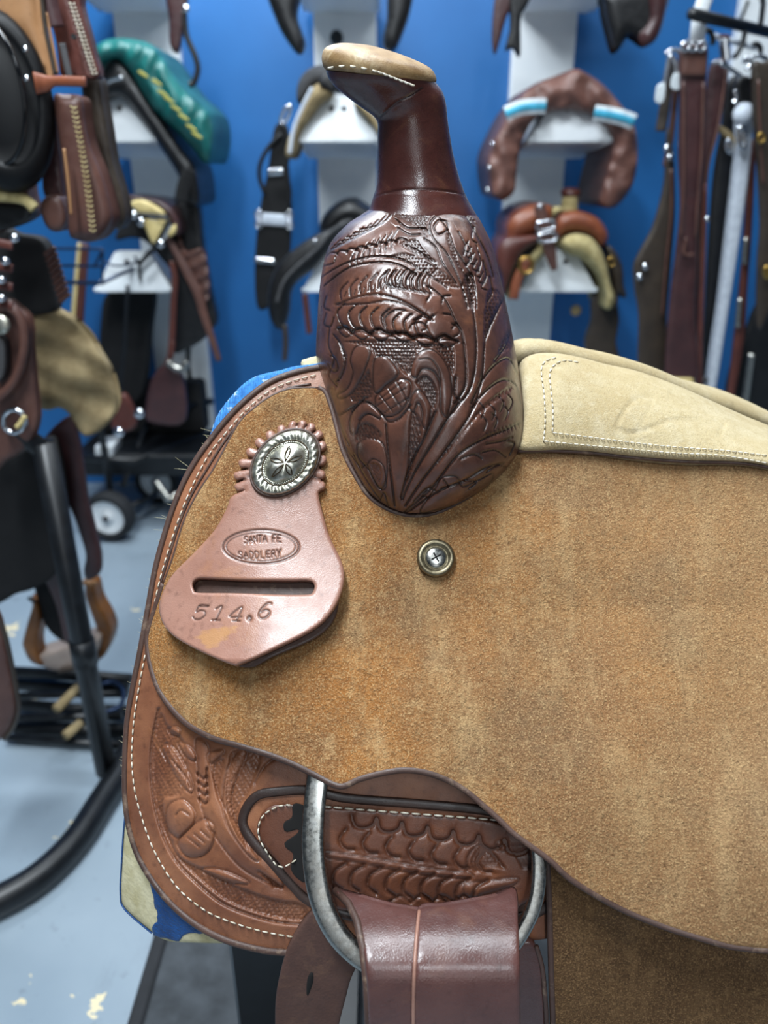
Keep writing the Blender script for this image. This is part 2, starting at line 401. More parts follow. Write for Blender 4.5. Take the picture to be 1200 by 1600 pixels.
# ------------------------------------------------------------------ tooling: carved relief from strokes
class Tool:
    def __init__(s, gain=1., tk=1.): s.cuts, s.raise_, s.back, s.gain, s.tk = [], [], [], gain, tk
    def cut(s, pts, w=1.6, d=.0009, n=6, side=0, sw=7, sd=.0006): s.cuts.append((cr(pts, n), w, d, side, sw, sd)); return s
    def pad(s, pts, h=.0012, w=6, n=5, rim=True):
        q = cr(pts, n, True); s.raise_.append((q, h, w)); 
        if rim: s.cuts.append((np.vstack([q, q[:1]]), 1.3, .0007, 0, 0, 0))
        return s
    def ground(s, pts, d=.0009, cell=5.4, n=4): s.back.append((cr(pts, n, True), d, cell)); return s
    def __call__(s, P):
        h = np.zeros(len(P)); tone = np.zeros(len(P))
        def near(q, m):
            lo, hi = q.min(0) - m, q.max(0) + m
            return np.where((P[:, 0] > lo[0]) & (P[:, 0] < hi[0]) & (P[:, 1] > lo[1]) & (P[:, 1] < hi[1]))[0]
        for q, d, cell in s.back:
            i = near(q, 2)
            if not len(i): continue
            p = P[i]; k = inside(p, q); e = dist_poly(p, q)
            f = np.where(k, np.clip(e / 3, 0, 1), 0)
            rr = np.round(p[:, 1] / cell); ox = (rr % 2) * .5
            cx = (np.round(p[:, 0] / cell - ox) + ox) * cell; cy = rr * cell
            jx = np.sin(cx * 12.9 + cy * 78.2) * cell * .18; jy = np.sin(cx * 39.3 + cy * 11.1) * cell * .18
            dd = np.hypot(p[:, 0] - cx - jx, p[:, 1] - cy - jy)
            h[i] -= f * (d + .0009 * np.exp(-(dd / (cell * .36)) ** 2)); tone[i] = np.maximum(tone[i], f * (.30 + .4 * np.exp(-(dd / (cell * .36)) ** 2)) * s.tk)
        for q, a, w in s.raise_:
            i = near(q, 2)
            if not len(i): continue
            p = P[i]; k = inside(p, q); e = dist_poly(p, q)
            h[i] += np.where(k, a * (1 - np.exp(-e / w)), 0); tone[i] = np.where(k & (e > 2), tone[i] * .15, tone[i])
        for q, w, d, side, sw, sd in s.cuts:
            i = near(q, max(w * 3, sw * 2.5))
            if not len(i): continue
            p = P[i]; e = dist_poly(p, q, False); g = np.exp(-(e / w) ** 2)
            h[i] -= d * g; tone[i] = np.maximum(tone[i], .85 * g * s.tk)
            if side:
                j = np.argmin(((p[:, None, :] - q[None, ::2, :]) ** 2).sum(2), 1) * 2; j = np.clip(j, 0, len(q) - 2)
                tg = q[j + 1] - q[j]; cs = tg[:, 0] * (p[:, 1] - q[j][:, 1]) - tg[:, 1] * (p[:, 0] - q[j][:, 0])
                h[i] -= np.where(cs * side > 0, sd * np.exp(-(e / sw)), 0)
        return h * s.gain, tone
def zz(ox, oy, s):
    return lambda *pts: [(ox + x * s, oy + y * s) for x, y in pts]
z2 = zz(460, 430, 1 / 3); z1 = zz(440, 30, .35)

FT = Tool(1.3, 1.0)
# stippled grounds
for g in (z2((220, 312), (330, 300), (450, 298), (640, 322), (745, 325), (745, 480), (690, 385), (640, 345), (580, 365), (545, 470), (500, 450), (440, 390), (380, 385), (355, 345), (280, 325)),
          z2((352, 440), (372, 560), (330, 590), (275, 600), (262, 560), (315, 490)),
          z2((565, 500), (620, 465), (672, 540), (655, 640), (610, 560)),
          z2((285, 780), (300, 705), (350, 690), (412, 740), (400, 775), (330, 770)),
          z2((545, 640), (600, 690), (590, 800), (545, 950), (520, 970), (530, 850)),
          z2((905, 70), (980, 105), (905, 295), (883, 285)),
          z2((800, 0), (845, 0), (843, 180), (822, 110)),
          z2((950, 370), (1000, 255), (1030, 330)),
          z2((700, 830), (800, 715), (870, 620), (1000, 520), (1012, 550), (890, 640), (780, 760), (650, 920)),
          z2((200, 540), (250, 400), (225, 330), (205, 300), (225, 420), (190, 520)),
          z2((120, 480), (150, 600), (160, 560), (140, 460)),
          z1((440, 852), (640, 848), (820, 858), (880, 930), (830, 900), (760, 870), (690, 870), (655, 910), (650, 980), (600, 930), (540, 900)),
          z1((360, 1100), (480, 1068), (600, 1110), (720, 1190), (800, 1200), (700, 1110), (560, 1040), (440, 1070)),
          z1((520, 1000), (600, 980), (640, 1030), (700, 1090), (640, 1080), (570, 1040)),
          z1((730, 960), (760, 1060), (830, 1180), (860, 1200), (790, 1070), (760, 960)),
          z1((800, 1180), (850, 1130), (870, 1200), (860, 1290), (820, 1280))):
    FT.ground(g)
# petals, buds, leaves (raised)
FT.pad(z2((350, 340), (320, 325), (280, 345), (262, 400), (275, 460), (250, 530), (205, 560), (215, 580), (260, 560), (310, 490), (340, 420), (355, 370)))
FT.pad(z2((375, 400), (400, 380), (440, 388), (490, 460), (430, 515), (380, 553), (368, 480)), h=.0014)
FT.pad(z2((380, 575), (430, 530), (490, 490), (545, 505), (535, 585), (490, 645), (435, 662), (392, 632)), h=.0016, w=9)
for a, b_ in (((400, 560), (460, 640)), ((440, 530), (500, 620)), ((480, 505), (530, 590)), ((390, 610), (520, 530)), ((420, 645), (535, 575)), ((395, 585), (500, 505))):
    FT.cut(z2(a, b_), 1.0, .0007)
FT.pad(z2((548, 470), (552, 415), (590, 362), (640, 348), (690, 385), (728, 460), (738, 560), (715, 660), (690, 640), (685, 560), (680, 500), (650, 450), (600, 440), (575, 480)))
FT.cut(z2((585, 395), (640, 395), (678, 450), (684, 530)), 1.1, .0006)
FT.pad(z2((265, 740), (262, 670), (300, 610), (350, 600), (400, 640), (400, 670), (350, 650), (310, 680), (290, 740)))
FT.pad(z2((300, 850), (300, 790), (350, 765), (410, 785), (435, 860), (430, 960), (400, 1000), (360, 930), (330, 890)), h=.0014, w=9)
FT.cut(z2((340, 890), (370, 860), (420, 900), (430, 990), (400, 1000), (360, 940), (345, 890)), 1.1, .0008)
FT.ground(z2((355, 880), (400, 885), (415, 940), (395, 980), (365, 930)), cell=3.6)
FT.pad(z2((540, 620), (555, 560), (590, 540), (630, 590), (640, 640), (620, 720), (600, 700), (600, 640), (580, 600), (560, 640)))
FT.pad(z2((440, 690), (500, 670), (530, 640), (540, 700), (520, 800), (500, 930), (480, 1020), (450, 900), (440, 780)), h=.0008, rim=False)
FT.cut(z2((270, 640), (330, 590), (400, 640), (440, 684), (490, 672), (545, 610)), 1.8, .001, side=1)
FT.cut(z2((300, 680), (340, 648), (400, 676)), 1.2, .0006)
# stems fanning from the bottom
for s_ in (z2((505, 1050), (560, 930), (640, 800), (740, 640), (820, 540), (850, 400), (845, 220), (805, 0)),
           z2((520, 1080), (600, 960), (700, 830), (830, 640), (880, 470), (900, 280), (990, 90)),
           z2((500, 1040), (540, 900), (610, 760), (660, 640)),
           z2((515, 1110), (640, 1000), (760, 850), (880, 770), (1000, 720), (1060, 690)),
           z2((520, 1115), (680, 1010), (800, 960), (900, 900), (980, 880)),
           z2((470, 1080), (455, 960), (440, 830), (430, 700)),
           z2((830, 600), (870, 510), (930, 430), (1000, 390), (1045, 460)),
           z2((830, 620), (900, 540), (980, 490), (1040, 520), (1060, 600)),
           z2((750, 600), (800, 520), (800, 380), (780, 260), (740, 230)),
           z2((740, 640), (770, 590), (750, 560), (755, 480)),
           z2((940, 400), (990, 330), (1010, 260))):
    FT.cut(s_, 1.9, .0013, side=1, sw=8, sd=.0007)
FT.pad(z2((800, 670), (850, 595), (920, 540), (990, 520), (1032, 560), (1040, 625), (1000, 685), (940, 735), (850, 765), (770, 790)), h=.001, w=12, rim=False)
for a in ((870, 640), (920, 650), (960, 610), (1000, 600), (880, 700), (930, 690), (980, 650)):
    FT.cut(z2((a[0], a[1] - 40), (a[0] + 22, a[1] - 10), (a[0] + 8, a[1] + 30)), 1.3, .0008, side=1, sw=5)
FT.pad(z2((660, 1000), (690, 950), (760, 945), (790, 990), (860, 960), (930, 930), (900, 1000), (820, 1060), (700, 1090), (590, 1110)), h=.001, w=10)
for q in (((560, 1060), (620, 1000), (660, 1010)), ((640, 990), (600, 1030), (620, 1040)), ((700, 960), (720, 990), (690, 1000)), ((800, 960), (850, 970), (820, 1000)), ((900, 920), (950, 890), (990, 900)),
          ((780, 860), (840, 840), (880, 860)), ((880, 830), (940, 820), (990, 850)), ((1000, 780), (1030, 790), (1010, 840)), ((900, 790), (960, 780), (1020, 760))):
    FT.cut(z2(*q), 1.5, .0009, side=1, sw=5)
for k in range(9): FT.cut(z2((900 + 18 * k, 740 - 6 * k), (910 + 18 * k, 765 - 6 * k)), 1.0, .0006)
# big feather leaf with scalloped edge
sc = [(205, 250), (235, 283), (275, 262), (315, 282), (360, 268), (395, 290), (455, 270), (510, 300), (560, 288), (610, 318), (665, 300), (715, 320), (765, 300)]
for (x0, y0), (x1, y1) in zip(sc[:-1:2], sc[2::2]):
    FT.cut(z2((x0, y0), ((x0 * .65 + x1 * .35), max(y0, y1) - 18), ((x0 + x1) / 2 + 8, (y0 + y1) / 2 - 8), (x1, y1 + 10)), 2.6, .0019, side=1, sw=7, sd=.0010)
for (x0, y0), (x1, y1) in zip(sc[:-1:2], sc[2::2]):
    FT.pad(z2((x0 + 5, y0 + 12), ((x0 + x1) / 2, y0 + 2), (x1 - 6, y1 + 12), ((x0 + x1) / 2, y0 + 40)), h=.0010, w=5)
for s_ in (z2((195, 140), (300, 102), (400, 92), (520, 130), (640, 205)), z2((205, 140), (330, 135), (440, 122), (540, 150), (630, 200))):
    FT.cut(s_, 1.6, .0010, side=-1)
for x in range(9):
    cx, cy = 215 + 52 * x, 175 + (6 * x if x < 5 else 30 + 3 * x)
    FT.cut(z2((cx + 20, cy - 40), (cx - 12, cy - 5), (cx - 4, cy + 40), (cx + 16, cy + 66)), 1.7, .0010, side=-1, sw=7, sd=.0008)
for x in range(10):
    cx, cy = 215 + 46 * x, 95 - 5 * x + (1.2 * (x - 5) ** 2)
    FT.cut(z2((cx + 36, cy - 92), (cx + 2, cy - 52), (cx + 4, cy - 10)), 1.5, .0010, side=1, sw=7, sd=.0007)
for q in (((540, 250), (560, 225), (600, 225), (620, 250), (600, 262)), ((430, 240), (425, 200), (470, 165), (520, 165)), ((560, 210), (600, 195), (650, 215)), ((690, 130), (700, 100), (730, 95)), ((640, 60), (700, 110), (740, 180)),
          ((740, 250), (760, 225), (775, 270), (750, 290)), ((620, 120), (640, 80), (610, 40)), ((700, 180), (740, 190), (760, 230))):
    FT.cut(z2(*q), 1.5, .0010, side=1, sw=6)
for k in range(14): FT.cut(z2((235 + 22 * k, 100 - 4 * k), (243 + 22 * k, 78 - 5 * k)), .9, .0006)
# left edge curls
for q in (((165, 250), (160, 330), (185, 400), (165, 470), (200, 520)), ((185, 280), (220, 330), (240, 400), (225, 470), (195, 500)), ((160, 420), (180, 450), (205, 440), (190, 390), (170, 380)),
          ((150, 180), (140, 230), (170, 240), (185, 200)), ((160, 560), (200, 650), (240, 640), (330, 580)), ((200, 660), (230, 740), (260, 800)), ((230, 800), (280, 860), (340, 960), (400, 1050)),
          ((280, 840), (310, 900), (330, 890)), ((150, 100), (140, 150), (165, 165)), ((400, 1060), (420, 1020), (440, 1080))):
    FT.cut(z2(*q), 1.5, .0010, side=1, sw=6)
# upper third: slanting feather, arches, scroll
for k in range(9):
    x, y = 500 - 34 * k, 862 + 18 * k
    FT.cut(z1((x, y), (x - 60, y + 55), (x - 150 + 6 * k, y + 78)), 1.5, .0010, side=1, sw=7, sd=.0007)
for k in range(8):
    x, y = 205 + 44 * k, 1050 - 9 * k
    FT.cut(z1((x, y + 5), (x + 12, y - 8), (x + 34, y - 6), (x + 44, y)), 1.9, .0013, side=1, sw=6, sd=.0008)
for k in range(8):
    x, y = 520 - 26 * k, 940 + 12 * k
    FT.cut(z1((x, y), (x - 24, y + 38), (x - 30, y + 80)), 1.3, .0008, side=1, sw=6)
for q in (((180, 1150), (280, 1092), (400, 1060), (520, 1068), (620, 1118), (740, 1200)), ((190, 1190), (300, 1110), (420, 1085), (520, 1095), (600, 1140)), ((190, 1100), (230, 1090), (240, 1060)),
          ((830, 860), (740, 865), (690, 880), (662, 920), (680, 980), (740, 1050), (800, 1180), (830, 1290)), ((700, 900), (680, 930), (700, 960), (740, 940), (735, 905), (705, 900)),
          ((740, 940), (770, 1020), (830, 1110), (865, 1200), (870, 1290)), ((820, 870), (870, 960), (920, 1060), (945, 1150)), ((510, 890), (560, 930), (640, 935), (660, 960)),
          ((520, 930), (570, 960), (620, 960)), ((560, 1010), (620, 1040), (690, 1100)), ((830, 1000), (850, 1060), (825, 1100)), ((870, 1010), (890, 1080), (880, 1130)), ((900, 1080), (915, 1140), (905, 1180)),
          ((790, 950), (820, 1010), (815, 1050)), ((930, 1150), (940, 1220), (920, 1260)), ((860, 930), (850, 980), (870, 1000)), ((640, 980), (690, 1020), (720, 1090), (780, 1180))):
    FT.cut(z1(*q), 1.6, .0011, side=1, sw=7, sd=.0007)
for k in range(6): FT.cut(z1((700 + 6 * k, 880 + 9 * k), (712 + 6 * k, 896 + 9 * k)), 1.0, .0007)
for k in range(7): FT.cut(z1((835 + 13 * k, 990 + 28 * k), (815 + 13 * k, 1030 + 28 * k), (835 + 13 * k, 1040 + 28 * k)), 1.2, .0008, side=1, sw=5)
for k in range(8):
    FT.cut(z1((480 + 24 * k, 1120 + 3 * k), (462 + 24 * k, 1150 + 4 * k), (470 + 24 * k, 1185 + 4 * k), (500 + 24 * k, 1200 + 4 * k)), 1.5, .0010, side=-1, sw=6)

# ------------------------------------------------------------------ the saddle
YC = 0.70
_pp = np.polyfit([480, 560, 600, 700, 800, 900, 1000, 1100, 1200, 1300, 1480, 1600, 1700], [.685, .655, .642, .605, .570, .540, .510, .482, .456, .432, .400, .385, .377], 4)
def YS(P):                                    # the saddle's near side
    P = np.asarray(P, float)
    return np.polyval(_pp, P[..., 1]) + .045 * np.clip((430 - P[..., 0]) / 240, 0, 1.4) ** 2 - .012 * np.clip((P[..., 0] - 900) / 300, 0, 1.5) ** 2
def on(px, py, lift):                         # a point 'lift' in front of the saddle's side
    P = np.array([px, py], float) if np.ndim(px) == 0 else np.stack([px, py], -1)
    d = ray(P); t = YS(P) / d[..., 1] - lift
    return CAM + d * (t[..., None] if np.ndim(t) else t)
def onp(pts, lift): p = np.asarray(pts, float); return on(p[:, 0], p[:, 1], lift)
BK = np.array([0, .75, -.66])                 # into the saddle
saddle = thing('western_saddle', 'brown western saddle with carved fork, suede jockey and cream seat, nearest the camera', 'saddle', (.05, YC, H - .62))
def mirror(o, name):
    c = o.copy(); COL.objects.link(c); c.parent = o.parent; c.scale = (1, -1, 1); c.name = name; return c

def loft(rows, seg_near=40, tool=None, n_row=6, power=2.2, px_step=None):
    R = cr([(l[0], l[1], r[0], r[1], ye, yf) for l, r, ye, yf in rows], n_row); V = []; tones = []
    q = np.linspace(-1, 1, seg_near); s = .45 * q + .55 * np.sin(math.pi / 2 * q)
    for row in R:
        L, Rr = row[:2], row[2:4]; P = L[None] + (Rr - L)[None] * (.5 + .5 * s)[:, None]
        y = row[4] - (row[4] - row[5]) * (1 - np.abs(s) ** power) ** (1 / power)
        d = ray(P); t = y / d[:, 1]; h, tn = (tool(P) if tool else (np.zeros(len(P)), np.zeros(len(P))))
        e = np.clip((1 - np.abs(s)) / .06, 0, 1)
        near = CAM + d * (t - h * e)[:, None]
        far = (CAM + d * t[:, None])[::-1].copy(); far[:, 1] = 2 * YC - far[:, 1]; far = far[1:-1:4] if abs(row[4] - YC) < .002 else far[0::4]
        V.append(np.vstack([near, far])); tones.append(np.r_[tn, np.zeros(len(far))])
    n = min(len(v) for v in V)
    V = [v[:n] for v in V]; tones = [t[:n] for t in tones]
    return np.vstack(V), grid_faces(len(V), n, True), np.concatenate(tones), n, len(V)

fork_rows = [((575, 329), (745, 337), .70, .655), ((560, 339), (749, 342), .699, .648), ((541, 352), (755, 353), .698, .64), ((519, 376), (766, 376), .696, .625), ((508, 401), (774, 401), .693, .612), ((502, 430), (781, 430), .69, .598),
             ((498, 465), (789, 465), .685, .585), ((496, 500), (796, 500), .68, .575), ((494, 535), (803, 535), .672, .567), ((495, 563), (808, 563), .66, .562), ((507, 603), (814, 603), .645, .556), ((522, 643), (818, 640), .625, .550),
             ((537, 697), (816, 685), .600, .545), ((557, 740), (800, 722), .583, .543), ((577, 770), (765, 757), .572, .545), ((605, 791), (720, 784), .563, .548), ((635, 802), (680, 800), .558, .551)]
V, F, tone, nn, nr = loft(fork_rows, 260, FT, n_row=23)
F.append(tuple(range(nn - 1, -1, -1))); F.append(tuple((nr - 1) * nn + k for k in range(nn)))
fork = mesh('fork', V, F, M['fork'], saddle, attrs={'tone': tone}); fork['label'] = 'carved floral fork of dark brown leather'
def neck_tool(P):
    h = np.zeros(len(P)); tn = np.zeros(len(P))
    for q in (cr([(580, 308), (620, 298), (665, 296), (700, 299), (732, 306)], 6),):
        e = dist_poly(P, q, False); h -= .0009 * np.exp(-(e / 1.6) ** 2); h += .0005 * np.where(P[:, 1] > 302, np.exp(-e / 6), 0); tn = np.maximum(tn, .5 * np.exp(-(e / 1.8) ** 2))
    q = cr([(594, 182), (620, 160), (640, 150), (659, 138)], 6); e = dist_poly(P, q, False)
    h -= .0009 * np.exp(-(e / 1.5) ** 2); tn = np.maximum(tn, .7 * np.exp(-(e / 1.8) ** 2))
    return h, tn
neck_rows = [((509, 110), (680, 127), .70, .659), ((514, 123), (682, 130), .70, .660), ((524, 136), (685, 134), .70, .662), ((548, 156), (690, 141), .70, .666), ((572, 173), (694, 150), .70, .669), ((584, 182), (697, 163), .70, .671),
             ((590, 192), (699, 182), .70, .672), ((590, 212), (702, 205), .70, .6715), ((590, 240), (708, 240), .70, .670), ((590, 270), (716, 272), .70, .668), ((588, 292), (723, 293), .70, .665), ((583, 308), (730, 310), .70, .661), ((577, 326), (743, 333), .70, .655), ((570, 334), (746, 339), .70, .653)]
V, F, tone, nn, nr = loft(neck_rows, 72, neck_tool, n_row=9, power=2.0)
F.append(tuple(range(nn - 1, -1, -1))); F.append(tuple((nr - 1) * nn + k for k in range(nn)))
mesh('horn', V, F, M['horn'], saddle, attrs={'tone': tone})
cap_rows = [((512, 110), (678, 129), .70, .661), ((506, 106), (681, 128), .70, .6585), ((503, 96), (682, 124), .70, .657), ((503, 86), (680, 117), .70, .657), ((507, 76), (675, 109), .70, .659), ((517, 70), (664, 101), .70, .664), ((535, 67), (642, 91), .70, .673), ((556, 68), (618, 82), .70, .685), ((575, 70), (592, 74), .70, .697)]
V, F, tone, nn, nr = loft(cap_rows, 56, None, n_row=5, power=2.0)
F.append(tuple(range(nn - 1, -1, -1))); F.append(tuple((nr - 1) * nn + k for k in range(nn)))
cap = mesh('horn_cap', V, F, M['rawhide'], saddle, attrs={'tone': tone}); cap['label'] = 'cream rawhide horn cap'

def stitches(name, pts, liftf, parent, step=13., ln=8.5, r=.0007, mat=None, base=None):
    q = resample(cr(pts, 8), step); parts = []
    for a, b_ in zip(q[:-1], q[1:]):
        d = (b_ - a) / (np.linalg.norm(b_ - a) + 1e-9); e = a + d * ln; n_ = np.array([-d[1], d[0]])
        pp = [a, a * .7 + e * .3, a * .3 + e * .7, e]; w = []
        for k, p in enumerate(pp):
            lf = liftf(p[None])[0] if callable(liftf) else liftf
            dr = ray(p); t = (base or YS)(p) / dr[1] - lf - (.0006 if k in (1, 2) else -.0006); w.append(CAM + dr * t)
        parts.append(tube(w, [r * .8, r, r, r * .8], 6))
    V, F = join(*parts); o = mesh(name, V, F, mat or M['thread'], parent); o['kind'] = 'stuff'; return o

lc = resample(cr([(512, 106), (545, 103), (587, 111), (622, 124), (648, 134)], 8), 9); parts = []
for i in range(0, len(lc) - 1):
    if i % 2 == 0 or i > 8: parts.append(tube(W(np.array([lc[i], (lc[i] + lc[i + 1]) / 2 + [0, .8], lc[i + 1]]), .6585 - .0015 * math.sin(math.pi * i / len(lc))), [.0006, .0009, .0006], 6))
V, F = join(*parts); o = mesh('cap_lacing', V, F, M['thread'], cap); o['kind'] = 'stuff'
# skirt with rolled edge
SK = [(500, 572), (460, 580), (420, 595), (385, 620), (350, 655), (315, 700), (290, 740), (270, 785), (255, 830), (240, 885), (228, 950), (215, 1020), (203, 1080), (195, 1130), (192, 1190), (192, 1240), (198, 1290),
      (212, 1335), (235, 1375), (265, 1412), (305, 1445), (350, 1468), (400, 1482), (440, 1487), (520, 1490), (640, 1486), (760, 1478), (860, 1466), (960, 1450), (1020, 1300), (1000, 1000), (900, 780), (800, 720), (700, 640), (600, 575)]
z4 = zz(160, 1040, .3833); z5 = zz(400, 1160, .41667)
ST = Tool(2.3, .6)
ST.ground(z4((235, 190), (275, 250), (330, 300), (350, 400), (330, 520), (290, 540), (250, 560), (280, 700), (320, 780), (420, 830), (560, 900), (700, 950), (820, 970), (840, 1040), (700, 1030), (520, 970), (400, 880), (300, 780), (235, 640), (205, 480), (205, 330)), cell=5.5, d=.0011)
ST.ground(z4((530, 345), (640, 350), (640, 420), (590, 540), (560, 600), (600, 760), (540, 680), (500, 560), (510, 420)), cell=5.5, d=.0011)
ST.ground(z4((450, 400), (500, 380), (480, 500), (490, 580), (460, 520)), cell=5.5, d=.0010)
ST.cut(z4((228, 180), (200, 330), (200, 480), (230, 640), (290, 780), (390, 890), (510, 980), (690, 1040), (840, 1056)), 2.6, .0012, side=-1, sw=10)
ST.pad(z4((260, 600), (280, 560), (330, 545), (375, 590), (375, 640), (330, 690), (300, 700), (265, 660)), h=.0022, w=9)
ST.pad(z4((310, 710), (370, 650), (420, 625), (458, 660), (450, 730), (410, 775), (350, 780), (318, 750)), h=.0024, w=10)
for k in range(4): ST.cut(z4((345 + 28 * k, 700 - 14 * k), (395 + 20 * k, 740 - 18 * k)), 1.3, .0008)
ST.cut(z4((300, 610), (320, 590), (355, 610)), 1.3, .0009)
ST.pad(z4((240, 330), (290, 330), (340, 410), (370, 480), (360, 520), (310, 470), (270, 400)), h=.0016, w=8)
for k in range(3): ST.cut(z4((280 + 12 * k, 380 + 16 * k), (330 + 8 * k, 440 + 12 * k), (360, 500)), 1.2, .0008)
ST.pad(z4((310, 310), (360, 330), (385, 370), (370, 390), (330, 360)), h=.0016, w=6)
ST.pad(z4((270, 270), (290, 245), (320, 260), (310, 290)), h=.0016, w=6)
ST.pad(z4((380, 300), (430, 320), (440, 400), (460, 480), (500, 580), (600, 700), (700, 800), (740, 890), (690, 890), (560, 820), (450, 680), (400, 560), (390, 430)), h=.0020, w=16)
ST.pad(z4((430, 360), (480, 340), (500, 350), (470, 380), (440, 400)), h=.0016, w=5)
for k in range(4):
    x, y = 408 + 2 * k, 440 + 34 * k
    ST.cut(z4((x - 18, y), (x, y + 20), (x + 16, y + 10), (x + 18, y - 20)), 1.8, .0016, side=1, sw=5)
ST.pad(z4((560, 340), (590, 360), (540, 480), (530, 580), (580, 700), (640, 790), (600, 780), (520, 670), (490, 560), (510, 420)), h=.0018, w=9)
ST.pad(z4((400, 830), (480, 830), (560, 860), (600, 890), (500, 880)), h=.0014, w=6)
ST.cut(z4((620, 480), (660, 410), (730, 360)), 1.8, .001, side=1)
for k in range(4): ST.cut(z4((640 + 20 * k, 840 + 14 * k), (690 + 14 * k, 880 + 8 * k), (700 + 12 * k, 900)), 1.5, .001, side=1, sw=5)
SKIRT_LIFT = .004
sk = slab_obj('skirt', SK, YS, .006, M['skirt'], saddle, lift=SKIRT_LIFT, step=16, fine=((222, 1090, 500, 1452), 2.2), rnd=6, rnd_h=.002, back=BK, height=ST, edge=6)
sk['label'] = 'tan carved leather skirt'
edge_pts = resample(cr(SK[:25], 8), 6)
V, F = tube(onp(edge_pts + [3.5, 1], SKIRT_LIFT + .0006), .0026, 10, flat=(np.array([0, -.8, .6]), .8)); mesh('skirt_edge', V, F, M['edge'], sk)
stitches('skirt_stitching', [(493, 586), (457, 595), (420, 611), (383, 642), (354, 675), (325, 712), (299, 762), (281, 806), (266, 850), (251, 901), (243, 935), (236, 975), (226, 1026), (219, 1062), (211, 1110), (207, 1150), (206, 1193),
        (212, 1243), (229, 1300), (248, 1343), (279, 1389), (321, 1423), (359, 1440), (405, 1454), (451, 1463), (500, 1468)], SKIRT_LIFT + .0012, sk, step=13, ln=9, r=.0006)
V, F = tube(onp(resample(cr([(486, 600), (450, 607), (414, 626), (380, 655), (352, 688), (322, 735), (297, 778), (279, 822), (264, 870), (250, 915)], 6), 6), SKIRT_LIFT + .0004), .0011, 6); mesh('skirt_groove', V, F, M['edge'], sk)

# rigging plate set into the skirt
M['border'] = leather('dark_border_leather', (62, 42, 34), (44, 30, 26), (20, 14, 12), rough=.5)
PL = z4((845, 508), (700, 515), (632, 530), (588, 578), (572, 640), (602, 702), (680, 792), (780, 900), (830, 950)) + [(520, 1425), (620, 1440), (740, 1440), (850, 1420), (880, 1340), (840, 1290), (760, 1267), (650, 1256), (540, 1247)]
V, F = tube(onp(resample(cr(PL, 8, True), 6), SKIRT_LIFT + .001), .0036, 10, closed=True, flat=(np.array([0, -.8, .6]), .35)); mesh('plate_border', V, F, M['border'], saddle)
PT = Tool(1.3, .7)
for k in range(7):
    x, y = 360 + 96 * k, 275 + 16 * k
    PT.cut(z5((x, y), (x + 12, y + 36), (x + 45, y + 46), (x + 78, y + 34), (x + 90, y + 10)), 2.6, .0024, side=1, sw=9, sd=.0012)
for k in range(7):
    x, y = 320 + 86 * k, 335 + 14 * k
    PT.cut(z5((x + 20, y - 10), (x - 5, y + 30), (x + 15, y + 62), (x + 48, y + 66)), 2.4, .0018, side=1, sw=9, sd=.001)
PT.pad(z5((270, 410), (420, 430), (560, 455), (700, 480), (800, 490), (800, 510), (650, 500), (500, 475), (380, 450), (270, 432)), h=.0016, w=7)
for k in range(9):
    x, y = 290 + 66 * k, 455 + 8 * k
    PT.cut(z5((x + 50, y), (x + 8, y + 28), (x, y + 70), (x + 30, y + 95)), 2.6, .0020, side=1, sw=10, sd=.0012)
PT.ground(z5((800, 440), (830, 390), (890, 410), (930, 470), (880, 470), (820, 490)), cell=4.5)
PT.cut(z5((790, 480), (800, 420), (850, 385), (930, 470)), 2, .0014)
PT.pad(z5((900, 380), (930, 365), (945, 395), (920, 410)), h=.0018, w=5)
for k in range(5): PT.cut(z5((960 + 14 * k, 385), (1000 + 8 * k, 470)), 1.5, .001)
PT.pad(z5((780, 560), (790, 530), (860, 520), (980, 510), (960, 540), (860, 570), (800, 590)), h=.0018, w=8)
for k in range(4): PT.cut(z5((500 + 80 * k, 600), (540 + 80 * k, 575), (580 + 80 * k, 600)), 2.2, .0016)
PI = z5((50, 240), (120, 232), (290, 246), (600, 268), (900, 300), (1060, 380), (1050, 560), (900, 640), (500, 640), (280, 620), (160, 540), (60, 420), (5, 345), (15, 280))
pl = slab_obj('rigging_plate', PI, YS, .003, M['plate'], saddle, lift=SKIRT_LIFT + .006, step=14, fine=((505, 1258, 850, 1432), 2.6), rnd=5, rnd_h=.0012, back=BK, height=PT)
stitches('plate_stitching', z5((150, 440), (90, 470), (40, 410), (8, 345), (25, 275), (90, 238), (140, 236)), SKIRT_LIFT + .0072, pl, step=12, ln=8, r=.0006)
stitches('plate_stitching', z5((250, 240), (420, 254), (600, 268), (760, 280), (920, 292)), SKIRT_LIFT + .0072, pl, step=18, ln=13, r=.0007)
# dark sheet for the shade in the plate's trefoil cut-out, left of the ring
slab_obj('plate_opening', z5((138, 232), (182, 240), (190, 300), (180, 400), (190, 520), (150, 505), (130, 470), (140, 420), (112, 395), (108, 375), (150, 345), (160, 325), (110, 335), (105, 300), (135, 280)), YS, .001, M['dark_gap'], pl, lift=SKIRT_LIFT + .0068, step=9, rnd=2, rnd_h=.0003, back=BK)

